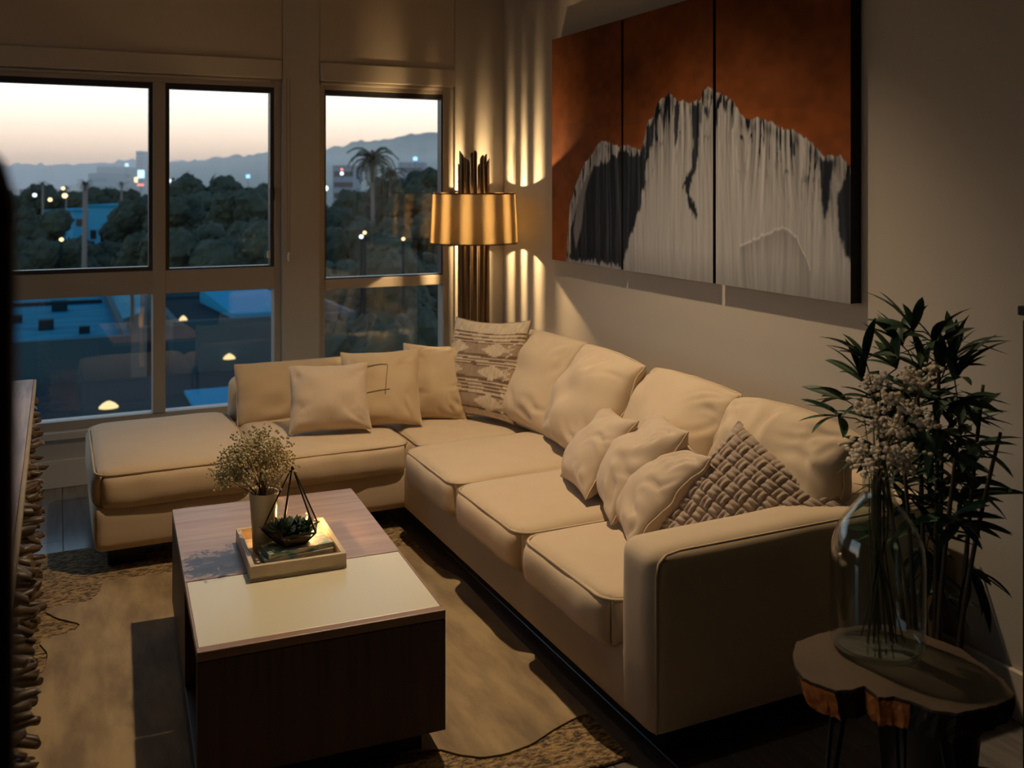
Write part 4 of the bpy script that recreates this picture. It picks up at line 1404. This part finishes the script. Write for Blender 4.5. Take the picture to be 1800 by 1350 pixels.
def ridge(name, pts, d, depth, m, seed, base=GZ):
    xs = np.linspace(pts[0][0], pts[-1][0], 150)
    top = np.interp(xs, [p[0] for p in pts], [p[1] for p in pts])
    V_, nrow = [], 14
    for j in range(nrow):
        t_ = j / (nrow - 1)
        for i, px_ in enumerate(xs):
            dd = d - depth * t_ * (1 + .12 * math.sin(px_ * .02 + seed))
            p = at(px_, top[i], d)
            q = at(px_, HORIZON, dd)
            hgt = (p.z - base) * (1 - t_) ** 1.25
            z_ = base + hgt + (vnoise(np.array([px_ * .14]), np.array([t_ * 9 + 3.]), seed)[0] - .5) * d * .006 * (1 if j else .8)
            V_.append((q.x, q.y, max(z_, base - .5)))
    o = MB().add(V_, grid_faces(len(xs), nrow)).build(name, m, None, smooth=True)
    tag(o, kind='structure')
    return o
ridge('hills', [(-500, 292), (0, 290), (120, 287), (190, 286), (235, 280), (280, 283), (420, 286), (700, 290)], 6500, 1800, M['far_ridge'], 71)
ridge('hills', [(120, 326), (230, 310), (290, 287), (340, 282), (400, 276), (478, 267), (562, 262), (600, 256), (650, 246), (700, 241), (772, 231), (900, 214), (1300, 190)], 1500, 750, M['hillside'], 72)

# ---- haze over the town
hz = MB().box(-2500, 4500, 300, 1480, GZ + .1, 40).build('haze', None, None)
hm = bpy.data.materials.new('evening_haze')
hm.use_nodes = True
hm.node_tree.nodes.clear()
ho = hm.node_tree.nodes.new('ShaderNodeOutputMaterial')
hv = hm.node_tree.nodes.new('ShaderNodeVolumeScatter')
hv.inputs['Color'].default_value = (.92, .95, 1.0, 1)
hv.inputs['Density'].default_value = .001
hv.inputs['Anisotropy'].default_value = .72
hm.node_tree.links.new(hv.outputs[0], ho.inputs['Volume'])
hz.data.materials.append(hm)
tag(hz, 'bluish evening haze lying over the town and hills', 'haze', kind='stuff')

# ---- broadleaf trees
def tree_meshes(seed, rag=1.0):
    rr = random.Random(seed)
    m_ = MB()
    for k in range(9):
        a = k * 2.4
        r_ = .30 * (k > 0)
        c_ = Vector((r_ * math.cos(a) * rr.uniform(.6, 1.1), r_ * math.sin(a) * rr.uniform(.6, 1.1), .62 + rr.uniform(-.18, .22) * (k > 0)))
        rad = rr.uniform(.17, .25) if k else .30
        m2 = MB().sphere((0, 0, 0), 1, 16, 11)
        P = np.array(m2.v)
        s_ = 1 + .28 * (vnoise(P[:, 0] * 2.3 + P[:, 2] * 1.7 + 20 + k, P[:, 1] * 2.3 + 20, seed + k) - .5) + .30 * (vnoise(P[:, 0] * 6 + 20, P[:, 1] * 6 + P[:, 2] * 5 + 20, seed + 3) - .5)
        P = P * s_[:, None] * rad * np.array((1, 1, .85)) + np.array(c_)
        m_.add(P, m2.f)
        for q in range(90):      # ragged leaf clumps on the surface
            d_ = Vector((rr.gauss(0, 1), rr.gauss(0, 1), rr.gauss(0, 1))).normalized()
            p = c_ + Vector((d_.x, d_.y, d_.z * .85)) * rad * rr.uniform(.92, 1.16)
            t1_ = d_.cross(Vector((rr.random(), rr.random(), rr.random() + .1))).normalized()
            t2_ = d_.cross(t1_)
            e = rr.uniform(.018, .042) * rag
            tilt = d_ * e * rr.uniform(-.8, .8)
            m_.add([p - t1_ * e - t2_ * e * .6, p + t1_ * e - t2_ * e * .6 + tilt, p + t2_ * e + tilt * .5], [(0, 1, 2)])
    return m_
tree_protos = []
for k in range(4):
    c_ = tree_meshes(90 + k).build('crown', M['foliage'], None, recenter=False)
    t_ = MB().tube([(0, 0, 0), (.01, .0, .25), (0, .01, .55)], [.03, .024, .012], 7).build('trunk', M['trunk'], None, recenter=False)
    tree_protos.append((c_.data, t_.data))
    bpy.data.objects.remove(c_)
    bpy.data.objects.remove(t_)
rr = random.Random(41)
ORD = ['first', 'second', 'third', 'fourth', 'fifth', 'sixth', 'seventh', 'eighth', 'ninth', 'tenth', 'eleventh', 'twelfth']
def tree(px_, top, d, wpx, label, group, z0=GZ):
    p = at(px_, top, d)
    H = (p.z - z0)
    w = wpx * d / FPX
    r = empty('leafy_tree', (p.x, p.y, z0), rr.uniform(0, 6.28), label=label, cat='tree', group=group)
    k = rr.randrange(4)
    sz = min(H / .98, w / .95 * rr.uniform(1.15, 1.4))
    for nm, me in zip(('crown', 'trunk'), tree_protos[k]):
        o = bpy.data.objects.new(nm, me)
        COL.objects.link(o)
        o.parent = r
        if nm == 'crown':
            o.scale = (w / .95, w / .95, sz)
            o.location = (0, 0, H - .98 * sz)
        else:
            o.scale = (H * .6, H * .6, H / .98)
def wood(what, group, trees):
    for i, (a, b, d, w) in enumerate(sorted(trees)):
        tree(a, b, d, w, what + ', ' + ORD[i] + ' from the left', group)
wood('dark tree in the far belt behind the dusk-blue house', 'trees behind the blue house',
     [(30, 334, 180, 66), (70, 327, 168, 60), (104, 330, 184, 62), (142, 338, 170, 60), (182, 331, 178, 66), (222, 334, 172, 64), (258, 338, 182, 60)])
wood('dark tree below the dusk-blue house', 'trees below the blue house',
     [(20, 372, 92, 110), (72, 366, 84, 100), (118, 424, 80, 110), (178, 426, 86, 110), (232, 350, 90, 90), (250, 410, 78, 100), (50, 424, 76, 110)])
wood('big dark tree behind the right panes of the wide window', 'big trees outside the wide window',
     [(312, 346, 76, 110), (366, 316, 84, 150), (430, 334, 74, 140), (486, 328, 82, 130), (330, 400, 58, 170), (440, 396, 56, 170)])
wood('dark tree around the palm outside the narrow window', 'trees outside the narrow window',
     [(582, 356, 94, 90), (622, 336, 100, 80), (690, 318, 92, 96), (742, 298, 84, 110), (790, 318, 82, 100), (598, 404, 62, 140), (672, 390, 60, 140), (748, 376, 64, 150)])
wood('dark bushy tree in the lower part of the narrow window', 'trees low in the narrow window',
     [(578, 452, 44, 170), (676, 446, 42, 180), (766, 444, 45, 180), (600, 566, 26, 190), (700, 556, 25, 200), (790, 548, 27, 190)])

# ---- palms
def palm(px_, top, d, crown, label, trunk_r=.14, n=15):
    p = at(px_, top, d)
    r = empty('palm_tree', (p.x, p.y, GZ), rr.uniform(0, 6), label=label, cat='palm', group='palms over the town')
    H = p.z - GZ - crown * .55
    MB().tube([(0, 0, 0), (.1, .05, H * .5), (0, 0, H)], [trunk_r * 1.3, trunk_r, trunk_r * .9], 8).build('trunk', M['trunk'], r, smooth=True, recenter=False)
    for k in range(n):
        az = k * 2.4
        el = 1.25 - 1.75 * k / n
        m_ = MB()
        prev = None
        pts = []
        for i in range(6):
            t_ = i / 5
            e2 = el - .9 * t_ * t_
            rr_ = crown * t_
            pts.append(Vector((math.cos(az) * rr_ * math.cos(e2), math.sin(az) * rr_ * math.cos(e2), H + rr_ * math.sin(e2) + crown * .05)))
        sd = Vector((-math.sin(az), math.cos(az), 0))
        m_.tube(pts, .02 * crown, 4)
        for i in range(1, 6):
            for q in range(3):
                b = pts[i - 1].lerp(pts[i], q / 3)
                wd = crown * .26 * (1 - .5 * (i / 5))
                fw = (pts[i] - pts[i - 1]).normalized() * crown * .12
                for s_ in (-1, 1):
                    e_ = b + sd * s_ * wd + fw + Vector((0, 0, -wd * .5))
                    m_.add([b, b + fw * .55, e_], [(0, 1, 2)])
        m_.build('frond', M['foliage'], r, recenter=False)
palm(655, 258, 84, 2.3, 'large fan-crowned palm standing above the trees in the narrow window', .2, 26)
palm(686, 292, 90, 1.7, 'smaller palm just right of the large palm', .16, 18)
palm(150, 316, 66, .55, 'slim pale-trunked palm in front of the dusk-blue house', .17, 14)
palm(75, 318, 140, .75, 'slim distant palm near the left edge of the wide window', .16, 12)
palm(214, 319, 150, .75, 'slim distant palm left of the office tower', .16, 12)
palm(116, 326, 150, .8, 'slim distant palm between the left palm and the pale-trunked one', .16, 12)

# ---- buildings
def house(px0, px1, top, d, thick, zb, wall, label, roof=None, wins=(), rot=0.0, name='house', cat='house', rz=None):
    """box whose near face spans px0..px1 at depth d; wins = (u0,u1,v0,v1) fractions of that face"""
    a, b = at(px0, top, d), at(px1, top, d)
    zt_ = a.z
    w = (b - a).length
    mid = (a + b) / 2
    r = empty(name, (mid.x, mid.y, zb), -YAW, label=label, cat=cat)
    H = zt_ - zb
    MB().box(-w / 2, w / 2, 0, thick, 0, H).build('wall', wall, r, recenter=False)
    MB().box(-w / 2 - .15, w / 2 + .15, -.15, thick + .15, H, H + .25).build('roof', roof or wall, r, recenter=False)
    for u0, u1, v0, v1, pm in wins:
        f = MB().box(-w / 2 + u0 * w, -w / 2 + u1 * w, -.04, .02, v0 * H, v1 * H).build('window', pm, r, recenter=False)
    return r
house(128, 152, 372, 108, 7, GZ, M['house_dusk_tint'], 'wing of the house tinted by blue dusk light, left of the pale palm trunk', M['roof_dusk_tint_pale'], [(.25, .85, .86, .93, M['dark_pane'])])
house(155, 202, 364, 104, 8, GZ, M['house_dusk_tint'], 'two-storey house tinted by blue dusk light, with dark square window among the trees', M['roof_dusk_tint_pale'], [(.46, .76, .68, .80, M['dark_pane']), (.08, .30, .72, .80, M['dark_pane'])])
house(80, 122, 372, 120, 8, GZ, M['house_dusk_tint'], 'low pale roofline tinted dusk blue, left of the dusk-blue house', M['roof_dusk_tint_pale'])
# the city in the haze
tw = house(239, 253, 266, 1150, 25, GZ, M['concrete'], 'slender grey office tower on the skyline', None, [(.1, .9, .02 + .075 * k, .06 + .075 * k, M['dark_pane']) for k in range(13)], name='office_tower', cat='tower')
house(170, 206, 293, 1100, 40, GZ, M['concrete'], 'broad low grey block on the skyline left of the tower', None, [(.05, .95, .1 + .2 * k, .2 + .2 * k, M['dark_pane']) for k in range(4)], name='city_block', cat='building')
house(155, 190, 305, 900, 40, GZ, M['concrete'], 'lower bluish block in front of the broad skyline block', None, [(.05, .95, .15 + .27 * k, .3 + .27 * k, M['teal_pane']) for k in range(3)], name='city_block', cat='building')
b_ = house(217, 231, 295, 1000, 30, GZ, M['concrete'], 'small skyline building with lit cyan rooftop sign', None, [(.1, .9, .1 + .2 * k, .2 + .2 * k, M['dark_pane']) for k in range(4)], name='city_block', cat='building')
house(585, 622, 292, 420, 20, GZ, M['concrete'], 'hazy block beneath the hill in the narrow window', None, [(.05, .95, .2 + .2 * k, .3 + .2 * k, M['dark_pane']) for k in range(4)], name='city_block', cat='building')
house(700, 745, 286, 520, 20, GZ, M['concrete'], 'hazy block on the hill foot right of the big palm', None, [(.05, .95, .2 + .2 * k, .3 + .2 * k, M['dark_pane']) for k in range(4)], name='city_block', cat='building')

# ---- lit signs and lamps of the town
def sign(px_, py_, d, wpx, hpx, m, label):
    p = at(px_, py_, d)
    w, h = wpx * d / FPX, hpx * d / FPX
    r = empty('lit_sign', (p.x, p.y, p.z - h / 2), -YAW, label=label, cat='sign', group='lit signs of the town')
    MB().box(-w / 2, w / 2, -.3, .1, 0, h).build('sign_face', m, r, recenter=False, bevel=min(w, h) * .3)
    MB().box(-w * .06, w * .06, -.05, .1, GZ - p.z + h / 2, 0).build('post', M['dark_wall'], r, recenter=False)
sign(248, 306, 820, 12, 14, M['g_cyan'], 'bright cyan lit sign at the foot of the office tower')
sign(239, 316, 780, 6, 9, M['g_warm'], 'orange lit sign just left of the cyan sign')
sign(247, 325, 760, 12, 4, M['g_red'], 'red strip sign under the cyan sign')
sign(223, 290, 995, 7, 5, M['g_cyan'], 'small cyan sign on top of a skyline building')
sign(300, 318, 600, 6, 5, M['g_white'], 'small white lit sign right of the window mullion')
sign(436, 310, 700, 7, 6, M['g_blue'], 'small blue-white lit sign on the hill over the big trees')
sign(730, 279, 500, 7, 6, M['g_blue'], 'blue lit sign on the hillside right of the palm')
sign(601, 305, 400, 5, 5, M['g_white'], 'tiny white lit sign left of the palm')
sign(601, 298, 404, 4, 4, M['g_red'], 'tiny red lit sign above the white one, left of the palm')
def lamp_post(px_, py_, d, r_px, m, label, z0=GZ):
    p = at(px_, py_, d)
    r = r_px * d / FPX
    e = empty('street_lamp', (p.x, p.y, z0), label=label, cat='street lamp', group='street lamps of the town')
    H = p.z - z0
    MB().tube([(0, 0, 0), (0, 0, H - r)], .06, 6).build('post', M['dark_wall'], e, recenter=False)
    MB().sphere((0, 0, H), r, 10, 7, (1, 1, .9)).build('globe', m, e, smooth=True, recenter=False)
lamp_post(61, 343, 120, 3.4, M['g_white'], 'white street lamp near the left edge of the wide window')
lamp_post(88, 351, 110, 3.4, M['g_warm'], 'warm street lamp right of the white one')
lamp_post(111, 331, 125, 3.0, M['g_warm'], 'warm street lamp, upper of a close pair')
lamp_post(114, 344, 118, 4.4, M['g_warm'], 'large warm street lamp, lower of a close pair')
lamp_post(108, 421, 74, 3.4, M['g_warm'], 'low warm street lamp under the dusk-blue house')
lamp_post(572, 331, 60, 5.0, M['g_white'], 'big white globe lamp at the left side of the narrow window')
lamp_post(641, 409, 40, 3.2, M['g_warm'], 'warm globe lamp under the big palm')
lamp_post(635, 416, 40, 3.6, M['g_white'], 'white-green globe lamp beside the warm one under the palm')
lamp_post(709, 420, 40, 3.0, M['g_warm'], 'small amber globe lamp right of the palm lamps')

# ---- neighbouring roofs below the window
def roof_block(x0, x1, y0, y1, zt_, wall, roof, label, wins=(), parapet=True):
    r = empty('neighbour_building', ((x0 + x1) / 2, (y0 + y1) / 2, GZ), label=label, cat='building', group='roofs below the window')
    MB().box(x0, x1, y0, y1, GZ, zt_ - .05).build('wall', wall, r, world=True)
    MB().box(x0 + .2, x1 - .2, y0 + .2, y1 - .2, zt_ - .05, zt_).build('roof', roof, r, world=True)
    if parapet:
        m_ = MB()
        m_.box(x0, x1, y0, y0 + .2, zt_ - .05, zt_ + .28).box(x0, x1, y1 - .2, y1, zt_ - .05, zt_ + .28)
        m_.box(x0, x0 + .2, y0 + .2, y1 - .2, zt_ - .05, zt_ + .28).box(x1 - .2, x1, y0 + .2, y1 - .2, zt_ - .05, zt_ + .28)
        m_.build('parapet', wall, r, world=True)
    for x_, y_, zz, w_, h_, pm in wins:
        MB().box(x_, x_ + w_, y0 - .03, y0 + .02, zz, zz + h_).build('window', pm, r, world=True)
    return r
rb = roof_block(-9, 2.2, 34, 51, -3.6, M['mid_wall'], M['roof_dusk_tint'], 'wide flat roof tinted by blue dusk light, below the left half of the wide window')
for x_, y_, s_ in ((-.6, 38.5, .5), (-1.6, 41, .4), (.7, 37, .35), (-3.2, 36, .45), (-.2, 44, .6)):
    MB().box(x_, x_ + s_, y_, y_ + s_, -3.6, -3.6 + s_ * .7).build('roof_vent', M['dark_wall'], rb, world=True)
for y_ in (46.4,):
    MB().box(-8.6, 1.8, y_, y_ + .35, -3.6, -3.45).build('roof_seam', M['dark_wall'], rb, world=True)
rb = roof_block(3.4, 9.5, 33, 43, -3.1, M['mid_wall'], M['dark_wall'], 'flat-roofed building with pale parapet and dusk-blue skylight', [(4.9, 0, -5.6, .8, 1.1, M['teal_pane']), (6.9, 0, -5.4, .9, .7, M['teal_pane']), (8.2, 0, -5.4, .8, .7, M['teal_pane'])])
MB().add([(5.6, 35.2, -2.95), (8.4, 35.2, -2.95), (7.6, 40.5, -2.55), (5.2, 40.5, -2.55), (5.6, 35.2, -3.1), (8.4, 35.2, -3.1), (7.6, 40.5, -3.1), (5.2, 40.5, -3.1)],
         [(0, 1, 2, 3), (0, 4, 5, 1), (1, 5, 6, 2), (2, 6, 7, 3), (3, 7, 4, 0)]).build('skylight', M['roof_dusk_tint_pale'], rb, world=True)
rb = roof_block(-8, 9.5, 13, 31.5, -4.2, M['dark_wall'], M['dark_wall'], 'near dark flat roof terrace straight below the windows', parapet=False)
MB().box(3.2, 6.6, 25.2, 28.2, -4.2, -4.1).build('roof_hatch', M['roof_dusk_tint_pale'], rb, world=True)

def terrace_lamp(px_, py_, zr, rad, label):
    p = on_z(px_, py_, zr + .2)
    e = empty('terrace_lamp', (p.x, p.y, zr), label=label, cat='lamp', group='lamps on the roofs below')
    MB().lathe([(0, 0), (rad * .25, 0), (rad * .2, .1), (0, .1)], 10).build('base', M['dark_wall'], e, recenter=False)
    MB().lathe([(rad, .08), (rad * .95, .11), (rad * .65, .18), (rad * .2, .24), (0, .25)], 16).build('shade', M['g_warm2'], e, smooth=True, recenter=False)
M['g_warm2'] = glow('warm_dome', (1.0, .66, .30), 1.6)
terrace_lamp(191, 708, -4.2, .24, 'glowing dome lamp on the dark roof, low in the left pane')
terrace_lamp(403, 624, -4.2, .20, 'glowing dome lamp on the dark roof, in the pane above the chaise')
terrace_lamp(322, 557, -3.1, .14, 'small glowing lamp on the building with the dusk-blue skylight')
